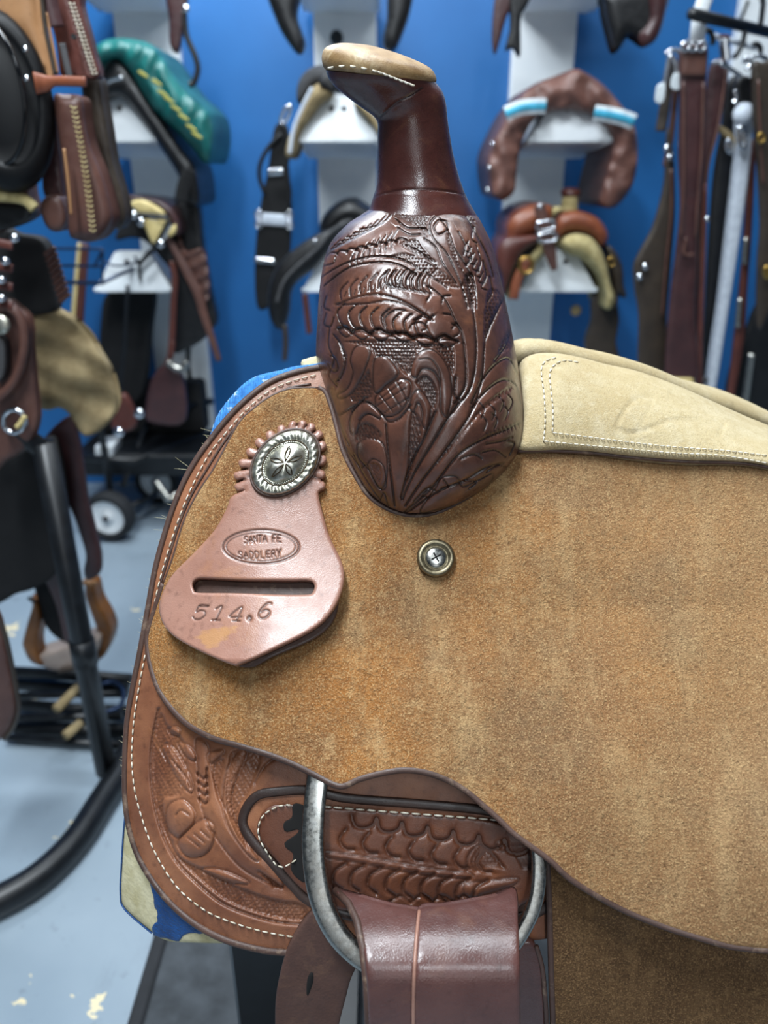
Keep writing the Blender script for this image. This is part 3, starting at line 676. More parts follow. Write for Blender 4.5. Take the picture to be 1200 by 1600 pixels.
# suede jockey
JK = [(497, 606), (457, 607), (427, 617), (398, 637), (372, 663), (336, 729), (310, 769), (288, 813), (270, 872), (255, 912), (246, 940), (235, 975), (230, 1000), (234, 1033), (246, 1072), (262, 1098), (283, 1122), (302, 1137),
      (336, 1154), (375, 1165), (421, 1179), (459, 1194), (493, 1211), (520, 1225), (537, 1228), (562, 1217), (600, 1207), (633, 1203), (667, 1207), (700, 1219), (729, 1236), (754, 1257), (779, 1279), (804, 1303), (837, 1327), (862, 1346),
      (887, 1370), (925, 1395), (967, 1418), (1008, 1436), (1054, 1453), (1100, 1467), (1142, 1478), (1196, 1484), (1260, 1486), (1310, 1480), (1330, 1300), (1330, 1000), (1320, 776), (1200, 720), (1067, 710), (940, 697), (818, 692), (800, 715), (780, 738),
      (747, 765), (707, 790), (673, 803), (640, 805), (607, 796), (577, 776), (556, 745), (536, 705), (526, 668), (517, 635), (508, 612)]
def jlift(P):
    P = np.asarray(P, float); y = np.clip((P[..., 1] - 950) / 350, 0, 1.5); x = np.clip((P[..., 0] - 230) / 300, 0, 1)
    return .012 + .030 * y * (.2 + .8 * x) + .0012 * np.sin(P[..., 0] * .021 + P[..., 1] * .011) + .0016 * np.sin(P[..., 0] * .009 - P[..., 1] * .017 + 1)
jk = slab_obj('suede_jockey', JK, YS, .004, M['suede'], saddle, lift=jlift, step=14, rnd=5, rnd_h=.0012, back=BK, edge=6)
jk['label'] = 'worn tan suede jockey'
def edge_tube(name, pts, lf, r, mat, parent, off=(0, 0), ratio=.8):
    q = resample(cr(pts, 8), 5); P = q + np.array(off); l = lf(P) if callable(lf) else np.full(len(P), lf)
    d = ray(P); t = YS(P) / d[:, 1] - l; V, F = tube(CAM + d * t[:, None], r, 10, flat=(np.array([0, -.8, .6]), ratio)); return mesh(name, V, F, mat, parent)
edge_tube('jockey_edge', JK[9:46], lambda P: jlift(P) - .0012, .0024, M['edge'], jk)
edge_tube('jockey_edge', JK[52:] + [JK[0]], lambda P: jlift(P) - .0010, .0022, M['edge'], jk)
edge_tube('jockey_edge', JK[:10], lambda P: jlift(P) - .0012, .0010, M['edge'], jk)

# seat
SE = [(811, 703), (816, 672), (819, 640), (814, 595), (811, 574), (819, 560), (840, 552), (871, 552), (906, 558), (948, 569), (990, 578), (1032, 592), (1070, 607), (1116, 628), (1165, 650), (1200, 664), (1260, 690), (1330, 720), (1330, 770), (1260, 742), (1196, 727), (1147, 721), (1067, 719), (990, 713), (927, 706), (878, 703)]
_top = cr([p for p in SE[4:18]], 6); _bot = cr([SE[0]] + SE[25:17:-1], 6)
def yseat(P):
    P = np.asarray(P, float); tp = np.interp(P[..., 0], _top[:, 0], _top[:, 1]); bt = np.interp(P[..., 0], _bot[:, 0], _bot[:, 1])
    v = np.clip((bt - P[..., 1]) / (bt - tp + 1e-6), 0, 1)
    yb = YS(np.stack([P[..., 0], bt], -1)) - .022
    yt = .672 - .03 * np.clip((P[..., 0] - 1000) / 330, 0, 1)
    return yb + (yt - yb) * (.62 * v + .38 * (1 - np.sqrt(np.clip(1 - v * v, 0, 1)))) - .006 * np.sin(math.pi * v) * np.clip((P[..., 0] - 811) / 60, 0, 1)
SQ = Tool(2.2, .5)
z6 = zz(780, 500, .35)
SQ.cut(z6((525, 480), (545, 430), (600, 360), (680, 345), (780, 375), (880, 410), (950, 430), (1010, 465)), 2.2, .0008)
SQ.cut(z6((530, 490), (600, 505), (680, 480), (760, 450), (850, 445), (930, 455), (1010, 465)), 2.2, .0008)
SQ.cut(z6((1005, 470), (985, 510), (1040, 525), (1200, 535)), 2.2, .0008)
SQ.cut(z6((600, 505), (650, 440), (690, 350)), 2.0, .0004)
SQ.cut(z6((770, 330), (830, 360), (930, 400), (1060, 430), (1200, 470)), 4, .0010)
SQ.cut(z6((185, 260), (190, 200), (240, 170)), 1.5, .0004); SQ.cut(z6((197, 540), (205, 360), (187, 210), (260, 165)), 1.5, .0005); SQ.cut(z6((237, 500), (240, 360), (222, 230), (290, 180)), 1.5, .0005)
se = slab_obj('seat', SE, yseat, .02, M['suede_cream'], saddle, step=9, fine=((940, 600, 1200, 700), 4), rnd=9, rnd_h=.006, back=BK, height=lambda P: (SQ(P)[0], SQ(P)[1] * .25), edge=5)
se['label'] = 'padded cream suede seat'
mirror(se, 'seat')
for q in (z6((197, 540), (205, 450), (200, 330), (187, 220), (210, 180), (260, 166)), z6((237, 500), (240, 400), (225, 250), (240, 205), (290, 180), (360, 190))):
    stitches('seat_stitching', q, .0008, se, step=9.5, ln=6.5, r=.0006, base=yseat)
for q in (z6((200, 541), (400, 560), (620, 580), (800, 595), (1000, 605), (1200, 640)), z6((240, 503), (420, 525), (620, 550), (800, 568), (1000, 582), (1200, 605))):
    stitches('seat_stitching', q, .0015, se, step=9.5, ln=6.8, r=.0006, base=yseat)
seam = onp(resample(cr([(809, 705), (840, 704), (878, 705), (927, 708), (990, 715), (1067, 721), (1147, 723), (1196, 729), (1260, 744), (1330, 772)], 6), 6), .0165)
V, F = tube(seam, .0016, 8); mesh('seat_edge', V, F, M['edge'], se)

# far half, built as a plain mirror of the near side
q_ = mirror(jk, 'suede_jockey'); q_.location.z -= .05; q_.location.y += .01

# string-keeper tag with rosette and silver concho
z3 = zz(200, 560, .36667)
petals = [(470, 548), (466, 500), (486, 447), (518, 398), (556, 356), (604, 322), (655, 297), (705, 281), (745, 278), (782, 290), (815, 322), (830, 368), (832, 430), (826, 495), (826, 545)]
pc = np.array((670, 445.))
out = []
for i, p in enumerate(petals):
    p = np.array(p, float); d = (p - pc) / np.linalg.norm(p - pc); t_ = np.array([-d[1], d[0]])
    out += [tuple(p - t_ * 24 - d * 22), tuple(p - t_ * 17 + d * 6), tuple(p + d * 15), tuple(p + t_ * 17 + d * 6)]
TG = z3(*out) + z3((812, 580), (830, 660), (860, 760), (908, 860), (922, 930), (905, 1010), (860, 1090), (780, 1160), (600, 1250), (480, 1302), (440, 1305), (290, 1240), (190, 1180), (145, 1120), (133, 1050), (160, 970), (200, 910), (280, 830), (370, 730), (420, 640), (440, 590))
def tlift(P):
    P = np.asarray(P, float); k = np.clip((P[..., 1] - 760) / 270, 0, 1)
    return .0175 + .024 * k * k + .004 * np.clip((P[..., 0] - 380) / 150, -1, 1) * k
TT = Tool()
for i in range(len(petals) - 1):
    a = (np.array(petals[i]) + np.array(petals[i + 1])) / 2; a2 = a + (pc - a) * .36
    TT.cut(z3(tuple(a), tuple(a2)), 1.9, .0026)
ov = [(567 + 162 * math.cos(a), 803 + 72 * math.sin(a) + 10 * math.cos(a) * 0) for a in np.linspace(0, 2 * math.pi, 40)]
ov2 = [(567 + 148 * math.cos(a), 803 + 60 * math.sin(a)) for a in np.linspace(0, 2 * math.pi, 40)]
TT.cut(z3(*ov), 1.7, .0011, n=2); TT.cut(z3(*ov2), 1.2, .0006, n=2)
GL = {'S': [[(.9, .8), (.6, 1), (.2, .95), (.08, .75), (.3, .55), (.7, .45), (.92, .25), (.75, .05), (.35, 0), (.05, .18)]], 'A': [[(0, 0), (.5, 1), (1, 0)], [(.2, .36), (.8, .36)]], 'N': [[(.05, 0), (.05, 1), (.95, 0), (.95, 1)]],
      'T': [[(0, 1), (1, 1)], [(.5, 1), (.5, 0)]], 'F': [[(.9, 1), (.1, 1), (.1, 0)], [(.1, .52), (.7, .52)]], 'E': [[(.9, 1), (.1, 1), (.1, 0), (.9, 0)], [(.1, .52), (.75, .52)]],
      'D': [[(.08, 0), (.08, 1), (.5, 1), (.88, .75), (.92, .5), (.88, .25), (.5, 0), (.08, 0)]], 'L': [[(.1, 1), (.1, 0), (.9, 0)]], 'R': [[(.08, 0), (.08, 1), (.6, 1), (.88, .85), (.88, .65), (.6, .5), (.08, .5)], [(.45, .5), (.95, 0)]],
      'Y': [[(0, 1), (.5, .5), (1, 1)], [(.5, .5), (.5, 0)]],
      '5': [[(.95, 1), (.3, 1), (.15, .55), (.45, .66), (.8, .58), (.88, .3), (.6, .03), (.25, .02), (.05, .16)], [(.3, .94), (.9, .94)]], '1': [[(.22, .8), (.62, 1), (.5, 0)], [(.2, 0), (.8, 0)]], '4': [[(.72, 0), (.8, 1), (.1, .3), (.98, .3)], [(.45, 0), (.98, 0)]],
      '.': [[(.4, .1), (.55, .02), (.65, .12), (.52, .2), (.4, .1)]], '6': [[(.9, .95), (.6, .98), (.25, .7), (.08, .35), (.2, .06), (.55, 0), (.85, .2), (.82, .45), (.5, .56), (.2, .42)]]}
def write(tool, text, p0, p1, hgt, w, d, slant=0., gap=.2, arc=0., lw=.7):
    p0, p1 = np.array(p0, float), np.array(p1, float); u = (p1 - p0); L = np.linalg.norm(u); u /= L; v = np.array([u[1], -u[0]]); n = len(text); cw = L / n
    for i, ch in enumerate(text):
        for s_ in GL.get(ch, []):
            q = []
            for (x, y) in s_:
                X = (i + gap / 2 + x * (1 - gap)) * cw; Y = y * hgt; f = X / L * 2 - 1
                q.append(tuple(p0 + u * (X + slant * Y) + v * (Y + arc * (1 - f * f))))
            if len(q) == 2 or ch in 'ANTFELYR': tool.cuts.append((resample(np.array(q), 3), w, d, 0, 0, 0))
            else: tool.cut(q, w, d, n=5)
write(TT, 'SANTA FE', *z3((494, 790), (654, 783)), 29 * .3667, 1.1, .0012, arc=1.2, gap=.24)
write(TT, 'SADDLERY', *z3((468, 852), (656, 842)), 29 * .3667, 1.1, .0012, arc=-2.2, gap=.24)
write(TT, '514', *z3((262, 1112), (488, 1120)), 60 * .3667, 1.5, .0010, slant=.28, gap=.25)
write(TT, '.', *z3((488, 1118), (545, 1116)), 80 * .3667, 2.6, .0014)
write(TT, '6', *z3((545, 1112), (612, 1104)), 62 * .3667, 1.5, .0010, slant=.28, gap=.15)
slot = z3((276, 960), (292, 942), (330, 938), (500, 946), (680, 948), (770, 948), (794, 966), (788, 994), (765, 1006), (640, 1006), (450, 1000), (300, 998), (280, 985))
def tag_height(P):
    h, t_ = TT(P); q = np.array(z3((262, 1178), (330, 1140), (400, 1128), (490, 1125), (470, 1170), (400, 1230), (350, 1262), (290, 1215))); e = dist_poly(P, q); k = inside(P, q); w_ = np.where(k, np.clip((e - 4 + 3 * np.sin(P[:, 0] * .23 + P[:, 1] * .31) * np.sin(P[:, 1] * .4 - P[:, 0] * .13)) / 9, 0, .7), 0); return h, np.where(t_ > .15, t_, -w_)
tg = slab_obj('rosette_tag', TG, YS, .006, M['tag'], saddle, lift=tlift, step=4, fine=((290, 818, 482, 1030), 1.4), rnd=4, rnd_h=.0022, back=BK * .9, height=tag_height, holes=[slot], edge=3, smooth_n=4)
tg['label'] = 'pinkish tan leather tag stamped SANTA FE SADDLERY and 514.6'
# second leather layer under the tag
slab_obj('tag_backing', z3((240, 905), (420, 860), (700, 870), (890, 900), (900, 1010), (880, 1110), (800, 1190), (620, 1270), (500, 1318), (330, 1240), (200, 1150), (180, 1010)), YS, .004, M['edge'], tg, lift=lambda P: tlift(P) - .0105, step=14, rnd=4, rnd_h=.001, back=BK * .5)
# concho
ca = math.radians(-42); A1 = np.array([math.cos(ca), math.sin(ca)]); A2 = np.array([-math.sin(ca), math.cos(ca)]); CC = np.array((445.5, 723.)); RA, RB = 59., 42.
def con(r, a, lift):
    P = CC + (A1 * RA * math.cos(a) + A2 * RB * math.sin(a)) * r; return CAM + ray(P) * (YS(P) / ray(P)[1] - lift - .0195)
prof = [(1.0, -.001), (1.0, .002), (.93, .0046), (.84, .0050), (.77, .0042), (.70, .0030), (.62, .0032), (.58, .0046), (.50, .0066), (.35, .0088), (.18, .0100), (.02, .0103)]
V = []; NS = 120
for (r, h) in prof:
    for k in range(NS):
        a = 2 * math.pi * k / NS; hh = h; rr = r
        if .74 <= r <= .96: hh += .0011 * math.sin(24 * a + r * 22) * (1 if r < .95 else .7)
        if r < .56 and r > .1: hh += .0006 * math.cos(5 * a + .6) * (1 if r > .3 else .6)
        V.append(con(rr, a, hh))
F = grid_faces(len(prof), NS, True); F.append(tuple((len(prof) - 1) * NS + k for k in range(NS)))
cc = mesh('concho', V, F, M['silver'], saddle); cc['label'] = 'oval silver concho with rope edge'
bead = []
for k in range(64):
    a = 2 * math.pi * k / 64; p = con(.645, a, .0036); v, f = lathe([(.0001, -.0007), (.0007, -.0004), (.0009, 0), (.0007, .0004), (.0001, .0007)], p, (0, -1, .3), 6); bead.append((v, f))
V, F = join(*bead); o = mesh('beaded_ring', V, F, M['silver'], cc); o['kind'] = 'stuff'
pts = []
for i in range(5):
    a0 = 2 * math.pi * i / 5 + .5
    V1 = [con(.06, a0, .0108), con(.3, a0 - .22, .0096), con(.52, a0, .0074), con(.3, a0 + .22, .0096), con(.06, a0, .0108)]
    pts.append(tube(cr(V1, 4), .00045, 6))
V, F = join(*pts); o = mesh('engraving', V, F, M['tarnish'], cc); o['kind'] = 'stuff'
V, F = tube([con(.70, a, .0034) for a in np.linspace(0, 2 * math.pi, 80, endpoint=False)], .0006, 6, closed=True); mesh('rope_groove', V, F, M['tarnish'], cc)
ly = [con(1.035, a, .0002) for a in np.linspace(0, 2 * math.pi, 60, endpoint=False)]
V, F = tube(ly, .0012, 8, closed=True); mesh('concho_washer', V, F, M['edge'], cc).name = 'washer'  # dark leather washer ring around the concho rim

# screw with cup washer
scx, scy = 681, 872
nrm = np.array([0, -.76, .65]); c0 = on(scx, scy, .0125)
M['cup'] = plain('tarnished_nickel', (146, 136, 112), .42, .9, c2=(96, 86, 66), vs_=260)
V, F = lathe([(.0148, -.001), (.0152, .0012), (.0140, .0030), (.0122, .0036), (.0106, .0026), (.0100, .0010), (.0092, .0008)], c0, nrm, 40); cw = mesh('cup_washer', V, F, M['cup'], saddle)
V, F = lathe([(.0088, .0004), (.0087, .0018), (.0070, .0029), (.0040, .0034), (.0004, .0035)], c0, nrm, 32); sw = mesh('screw', V, F, M['steel'], saddle)
q = Vector((0, 0, 1)).rotation_difference(Vector(nrm)).to_matrix(); q = np.array(q)
bars = []
for a in (.5, .5 + math.pi / 2):
    v, f = rbox(-.0042, .0042, -.0007, .0007, .0026, .0037, .0003); ca_, sa_ = math.cos(a), math.sin(a)
    v = np.stack([v[:, 0] * ca_ - v[:, 1] * sa_, v[:, 0] * sa_ + v[:, 1] * ca_, v[:, 2]], 1); bars.append((v @ q.T + c0, f))
V, F = join(*bars); mesh('cross_recess', V, F, M['dark_gap'], sw)  # dark bars stand in for the shade in the cross recess

# rigging ring
RG = [(502, 1170, .010), (498, 1205, .012), (492, 1255, .016), (489, 1305, .020), (491, 1350, .024), (498, 1392, .028), (512, 1432, .030), (536, 1470, .032), (575, 1502, .034), (630, 1522, .036), (690, 1526, .036), (750, 1512, .034), (795, 1482, .030), (824, 1440, .026), (838, 1400, .023), (842, 1360, .021), (840, 1325, .018), (830, 1280, .014), (800, 1230, .012), (740, 1190, .012), (640, 1172, .012), (560, 1168, .012)]
rp = cr(RG, 7, True); path = np.array([on(p[0], p[1], p[2]) for p in rp])
V, F = [], []
n = len(path); T = np.roll(path, -1, 0) - np.roll(path, 1, 0); T /= np.linalg.norm(T, axis=1)[:, None]
nrm2 = np.array([0, -.86, .51]); seg = 12
for i in range(n):
    f_ = nrm2 - T[i] * (nrm2 @ T[i]); f_ /= np.linalg.norm(f_); s_ = np.cross(T[i], f_)
    hw = .0082 - .0028 * np.clip((rp[i, 0] - 700) / 120, 0, 1); ht = .0032
    for k in range(seg):
        a = 2 * math.pi * k / seg + .26; cx_, sx_ = math.cos(a), math.sin(a); e = 2 / 4.5
        V.append(path[i] + s_ * hw * math.copysign(abs(cx_) ** e, cx_) + f_ * ht * math.copysign(abs(sx_) ** e, sx_))
for i in range(n):
    j = (i + 1) % n
    for k in range(seg):
        l = (k + 1) % seg; F.append((i * seg + k, i * seg + l, j * seg + l, j * seg + k))
rg = mesh('rigging_ring', V, F, M['steel'], saddle); rg['label'] = 'steel rigging ring'

# latigo straps looped through the ring
def strap_slab(name, pts, lift, mat, thick=.004, corners=False, **kw):
    return slab_obj(name, pts, YS, thick, mat, saddle, lift=lift, step=10, rnd=5, rnd_h=.0016, back=np.array([0, .9, -.3]), **kw)
def droop(l0, l1):
    def f(P):
        u = np.clip((np.asarray(P)[..., 1] - 1385) / 150, 0, 1); return l0 - .022 + .058 * np.sin(u * math.pi / 2) ** 1.15 + (l1 - l0) * np.clip((np.asarray(P)[..., 1] - 1480) / 200, 0, 1.2)
    return f
strap_slab('latigo_strap', [(487, 1424), (466, 1450), (449, 1482), (438, 1520), (431, 1560), (430, 1610), (432, 1680), (520, 1680), (528, 1610), (540, 1560), (548, 1530), (560, 1500), (555, 1470), (530, 1440), (505, 1415)], lambda P: .008 + .0 * P[..., 0], M['latigo_back'])
strap_slab('latigo_strap', [(524, 1392), (545, 1396), (567, 1402), (610, 1414), (650, 1421), (672, 1430), (668, 1500), (664, 1600), (664, 1690), (580, 1690), (576, 1600), (573, 1535), (567, 1477), (556, 1432), (540, 1408)], droop(.046, .062), M['latigo'])
strap_slab('latigo_strap', [(655, 1421), (692, 1415), (733, 1408), (775, 1400), (806, 1391), (810, 1440), (812, 1500), (813, 1600), (813, 1690), (648, 1690), (646, 1600), (647, 1530), (651, 1470)], droop(.051, .067), M['latigo'])
V, F = tube(np.array([on(x, y, l) for x, y, l in ((524, 1391, .022), (545, 1412, .036), (558, 1440, .052), (567, 1480, .070), (573, 1535, .082), (576, 1600, .088), (580, 1690, .094))]), .0028, 8, flat=(nrm2, .6)); mesh('latigo_edge', V, F, M['edge'], saddle)
strap_slab('latigo_strap', [(800, 1490), (830, 1470), (846, 1500), (850, 1540), (853, 1600), (853, 1690), (800, 1690), (796, 1600)], .012, M['latigo'])
V, F = tube(onp(cr([(838, 1478), (847, 1510), (851, 1550), (854, 1600), (855, 1690)], 6), .0125), .0018, 8); mesh('latigo_edge', V, F, M['edge'], saddle)
V, F = tube(np.array([CAM + ray((x, y)) * (YS((x, y)) / ray((x, y))[1] - droop(.051, .067)(np.array([x, y])) + .0008) for x, y in cr([(655, 1423), (650, 1472), (647, 1530), (646, 1600), (648, 1690)], 8)]), .0013, 8); mesh('latigo_edge', V, F, M['tag'], saddle)
strap_slab('strap_slit', [(481, 1524), (489, 1516), (491, 1530), (486, 1548), (479, 1560), (478, 1540)], .0088, M['dark_gap'], thick=.001)  # dark sheet painting the shade inside a slit
# fender
FE = [(855, 1335), (858, 1400), (860, 1470), (862, 1540), (864, 1610), (864, 1720), (1330, 1720), (1330, 1500), (1320, 1400), (1200, 1360), (1000, 1330), (900, 1320)]
fe = slab_obj('fender', FE, YS, .004, M['suede_dark'], saddle, lift=.012, step=18, rnd=6, rnd_h=.0015, back=BK)
V, F = tube(onp(cr([(855, 1335), (858, 1400), (860, 1470), (862, 1540), (864, 1610), (864, 1720)], 6), .0105), .0024, 8); mesh('fender_edge', V, F, M['edge'], fe)

# ------------------------------------------------------------------ pad under the saddle
pad = thing('saddle_pad', 'blue woven saddle pad with peeling blue leather corner under the brown saddle', 'saddle pad', (.05, YC, H - .60))
m, nt, b = nodes('blue_woven'); co = add(nt, 'ShaderNodeTexCoord').outputs['Object']
wv = add(nt, 'ShaderNodeTexWave', Scale=120, Distortion=3); nt.links.new(co, wv.inputs['Vector'])
base = mix(nt, ramp(nt, noise(nt, co, 240, 3), .45, .65), lin((58, 130, 196)), lin((42, 104, 172)))
base = mix(nt, ramp(nt, noise(nt, co, 120, 3, .6, (1, 1, 2)), .6, .66), base, lin((190, 206, 210)), k=.8)
nt.links.new(base, b.inputs['Base Color']); b.inputs['Roughness'].default_value = .95; nt.links.new(bump(nt, wv.outputs['Fac'], .8, .001), b.inputs['Normal']); M['woven'] = m
M['pad_cream'] = plain('cream_fleece', (206, 198, 164), .95, c2=(178, 168, 128), vs_=60, bs=260, bd=.0012)
m, nt, b = nodes('peeling_blue_leather'); co = add(nt, 'ShaderNodeTexCoord').outputs['Object']
base = mix(nt, ramp(nt, noise(nt, co, 60, 4), .35, .7), lin((26, 74, 134)), lin((18, 56, 108)))
base = mix(nt, ramp(nt, noise(nt, co, 80, 3), .66, .72), base, lin((90, 40, 48)), k=.7)
nt.links.new(base, b.inputs['Base Color']); b.inputs['Roughness'].default_value = .42
nt.links.new(bump(nt, noise(nt, co, 200, 3, .6, (1, 1, 2)), 1.0, .0022), b.inputs['Normal']); M['pad_blue'] = m
slab_obj('woven_top', [(480, 570), (440, 578), (395, 590), (365, 615), (340, 648), (328, 680), (300, 760), (272, 860), (245, 980), (225, 1100), (215, 1200), (212, 1290), (222, 1350), (300, 1420), (420, 1440), (700, 1440), (900, 1380), (900, 900), (760, 640), (640, 560)], YS, .012, M['woven'], pad, lift=-.006, step=22, rnd=6, rnd_h=.005, back=BK)
mirror(bpy.data.objects['woven_top'], 'woven_top').location.z -= .10
cr_o = [(198, 1255), (194, 1300), (191, 1347), (189, 1396), (196, 1420), (237, 1456), (262, 1470), (300, 1473), (369, 1474), (460, 1474), (520, 1440), (400, 1330), (260, 1220), (214, 1200)]
wl = slab_obj('wear_leather', cr_o, YS, .012, M['pad_cream'], pad, lift=-.0045, step=10, rnd=6, rnd_h=.003, back=BK); wl['label'] = 'cream worn leather corner'
rg_ = np.random.RandomState(3)
def ragged(pts, a=2.5, step=6): q = resample(np.array(pts, float), step, True); return q + rg_.uniform(-a, a, q.shape)
slab_obj('blue_finish', ragged([(222, 1335), (230, 1350), (236, 1380), (241, 1410), (246, 1440), (238, 1448), (240, 1462), (262, 1469), (280, 1470), (288, 1460), (330, 1458), (345, 1452), (420, 1452), (420, 1380), (330, 1380), (250, 1330)]), YS, .002, M['pad_blue'], wl, lift=-.0028, step=7, rnd=3, rnd_h=.0010, back=BK, corners=True)
V, F = tube(onp(cr([(197, 1258), (193, 1300), (190, 1347), (188, 1396), (195, 1421), (237, 1458)], 6), -.0055), .0007, 6); mesh('blue_edge', V, F, M['pad_blue'], wl)
slab_obj('fleece_lining', [(470, 568), (480, 560), (500, 556), (520, 560), (600, 570), (780, 640), (780, 700), (600, 640), (500, 600)], YS, .012, M['pad_cream'], pad, lift=-.012, step=12, rnd=5, rnd_h=.006, back=BK)

rs_ = np.random.RandomState(11); parts = []
ep = resample(cr(SK[4:16], 8), 1.0)
for i in rs_.choice(len(ep) - 1, 60, replace=False):
    a = ep[i] + [2, 1]; d_ = np.array([-1, -.45]) + rs_.uniform(-.7, .7, 2); L_ = rs_.uniform(6, 15) * (1 if ep[i][1] < 830 else .45)
    parts.append(tube(onp(np.array([a, a + d_ * L_ * .5, a + d_ * L_ + rs_.uniform(-2, 2, 2)]), .002), [.00016, .00013, .00006], 4))
V, F = join(*parts); o = mesh('loose_fleece_hairs', V, F, M['pad_cream'], pad); o['kind'] = 'stuff'

# ------------------------------------------------------------------ stand carrying that saddle
stand = thing('saddle_stand', 'black metal stand under the nearest brown saddle', 'stand', (.1, YC, 0))
def xb(name, *a, par=stand, mat='black_metal', r=.004):
    v, f = rbox(*a, r); return mesh(name, v, f, M[mat], par, smooth=False)
zt = H - .40
xb('top_rail', -.12, .62, YC - .11, YC - .07, zt - .04, zt); xb('top_rail', -.12, .62, YC + .07, YC + .11, zt - .04, zt)
xb('cross_bar', -.12, -.08, YC - .11, YC + .11, zt - .04, zt - .002); xb('cross_bar', .56, .60, YC - .11, YC + .11, zt - .04, zt - .002)
for x in (-.12, .56): xb('post', x - .012, x + .052, YC - .03, YC + .03, .04, zt - .03)
xb('foot', -.16, -.04, YC - .3, YC + .3, 0, .05); xb('foot', .52, .64, YC - .3, YC + .3, 0, .05); xb('base_rail', -.1, .58, YC - .025, YC + .025, .005, .045)
# front leg block seen under the skirt
xb('leg_sleeve', -.168, -.100, YC - .135, YC - .06, .35, zt - .02); xb('leg', -.160, -.108, YC - .125, YC - .07, .04, .36)

# ------------------------------------------------------------------ background materials
M['white'] = plain('white_enamel', (238, 242, 244), .4, c2=(228, 234, 238), vs_=6)
M['tan'] = leather('tan_leather', (168, 124, 84), (150, 108, 70), (96, 66, 42), rough=.5, coat=.05)
M['brown'] = leather('brown_leather', (98, 66, 56), (78, 50, 44), (40, 26, 22), rough=.42, coat=.15)
M['redbrown'] = leather('red_brown_leather', (96, 50, 40), (76, 38, 32), (38, 20, 18), rough=.42, coat=.2)
M['maroon'] = leather('maroon_leather', (74, 45, 45), (58, 35, 37), (28, 18, 18), rough=.38, coat=.25)
M['chestnut'] = leather('chestnut_leather', (142, 78, 48), (112, 58, 38), (52, 28, 20), rough=.4, coat=.2)
M['olive'] = leather('havana_leather', (64, 54, 44), (50, 42, 36), (26, 22, 20), rough=.42, coat=.15)
M['fleece'] = plain('fleece', (190, 176, 128), .95, c2=(160, 144, 96), vs_=50, bs=180, bd=.003)
M['fleece_tan'] = plain('tan_fleece', (160, 142, 106), .95, c2=(128, 110, 78), vs_=26, bs=160, bd=.003)
M['white_fleece'] = plain('white_fleece', (206, 214, 224), .95, c2=(186, 194, 206), vs_=60, bs=200, bd=.004)
M['green'] = plain('green_nylon', (28, 112, 108), .4, c2=(20, 88, 86), vs_=9, bs=26, bd=.012)
M['cover'] = plain('brown_nylon', (116, 80, 70), .45, c2=(94, 62, 54), vs_=14, bs=34, bd=.010)
M['turq'] = plain('turquoise_ribbon', (70, 180, 214), .5); M['ribbon'] = plain('white_ribbon', (220, 228, 232), .6)
M['black_cloth'] = plain('black_cloth', (18, 18, 20), .85, c2=(12, 12, 14))
M['black_gloss'] = plain('black_gloss', (8, 9, 12), .12, c2=(6, 7, 9), coat=.6)
M['grey_felt'] = plain('grey_felt', (74, 74, 76), .8, c2=(60, 60, 62))
M['rubber'] = plain('black_rubber', (24, 26, 29), .75, c2=(34, 36, 40), vs_=20)
M['chrome'] = plain('chrome', (226, 230, 236), .12, 1.0, c2=(206, 210, 216))
M['brass'] = plain('brass', (200, 164, 92), .28, 1.0, c2=(160, 126, 66))
M['yellow'] = plain('yellow_thread', (176, 170, 84), .8)
M['cream'] = plain('cream_leather', (222, 202, 142), .5, c2=(204, 182, 120))
M['wood'] = plain('varnished_wood', (150, 96, 44), .4, c2=(112, 68, 30), vs_=30)
M['wirecol'] = plain('dark_wire', (40, 58, 88), .35, .6)
M['mat'] = plain('rubber_mat', (52, 56, 60), .85, c2=(70, 75, 80), vs_=26, bs=120, bd=.001)
M['mat_edge'] = plain('mat_edge', (36, 38, 42), .8)

def bgs(name, pts, y, mat, par, thick=.02, step=14, rnd=4, rnd_h=.006, **kw):
    return slab_obj(name, pts, y, thick, M[mat], par, step=step, rnd=rnd, rnd_h=rnd_h, **kw)
def path(pts, y, n=6):
    p = cr(pts, n); yy = np.interp(np.linspace(0, 1, len(p)), np.linspace(0, 1, len(np.atleast_1d(y))), np.atleast_1d(y)); return W(p, yy)
def strap(name, pts, y, wpx, mat, par, thick=.006):
    w = path(pts, y); k = np.linspace(0, 1, len(w)); ws = np.interp(k, np.linspace(0, 1, len(np.atleast_1d(wpx))), np.atleast_1d(wpx)) * np.linalg.norm(w - CAM, axis=1) / 1200
    V, F = ribbon(w, ws, thick); return mesh(name, V, F, M[mat], par)
def rod(name, pts, y, r, mat, par, closed=False, n=6, seg=10):
    if closed: w = W(cr(pts, n, True), y)
    else: w = path(pts, y, n)
    V, F = tube(w, r, seg, closed); return mesh(name, V, F, M[mat], par)
def stud(name, px, py, y, r, mat, par, dome=.5):
    c = W((px, py), y); V, F = lathe([(r, -.003), (r, .001), (r * .85, r * dome * .6), (r * .45, r * dome * .95), (r * .03, r * dome)], c, (0, -1, .12), 18); return mesh(name, V, F, M[mat], par)
def ring_px(cx, cy, rx, ry, n=24, rot=0.):
    a = np.linspace(0, 2 * math.pi, n, endpoint=False); c, s = math.cos(rot), math.sin(rot)
    return [(cx + rx * math.cos(t) * c - ry * math.sin(t) * s, cy + rx * math.cos(t) * s + ry * math.sin(t) * c) for t in a]
def base_of(px, py, y): return tuple(W((px, py), y))

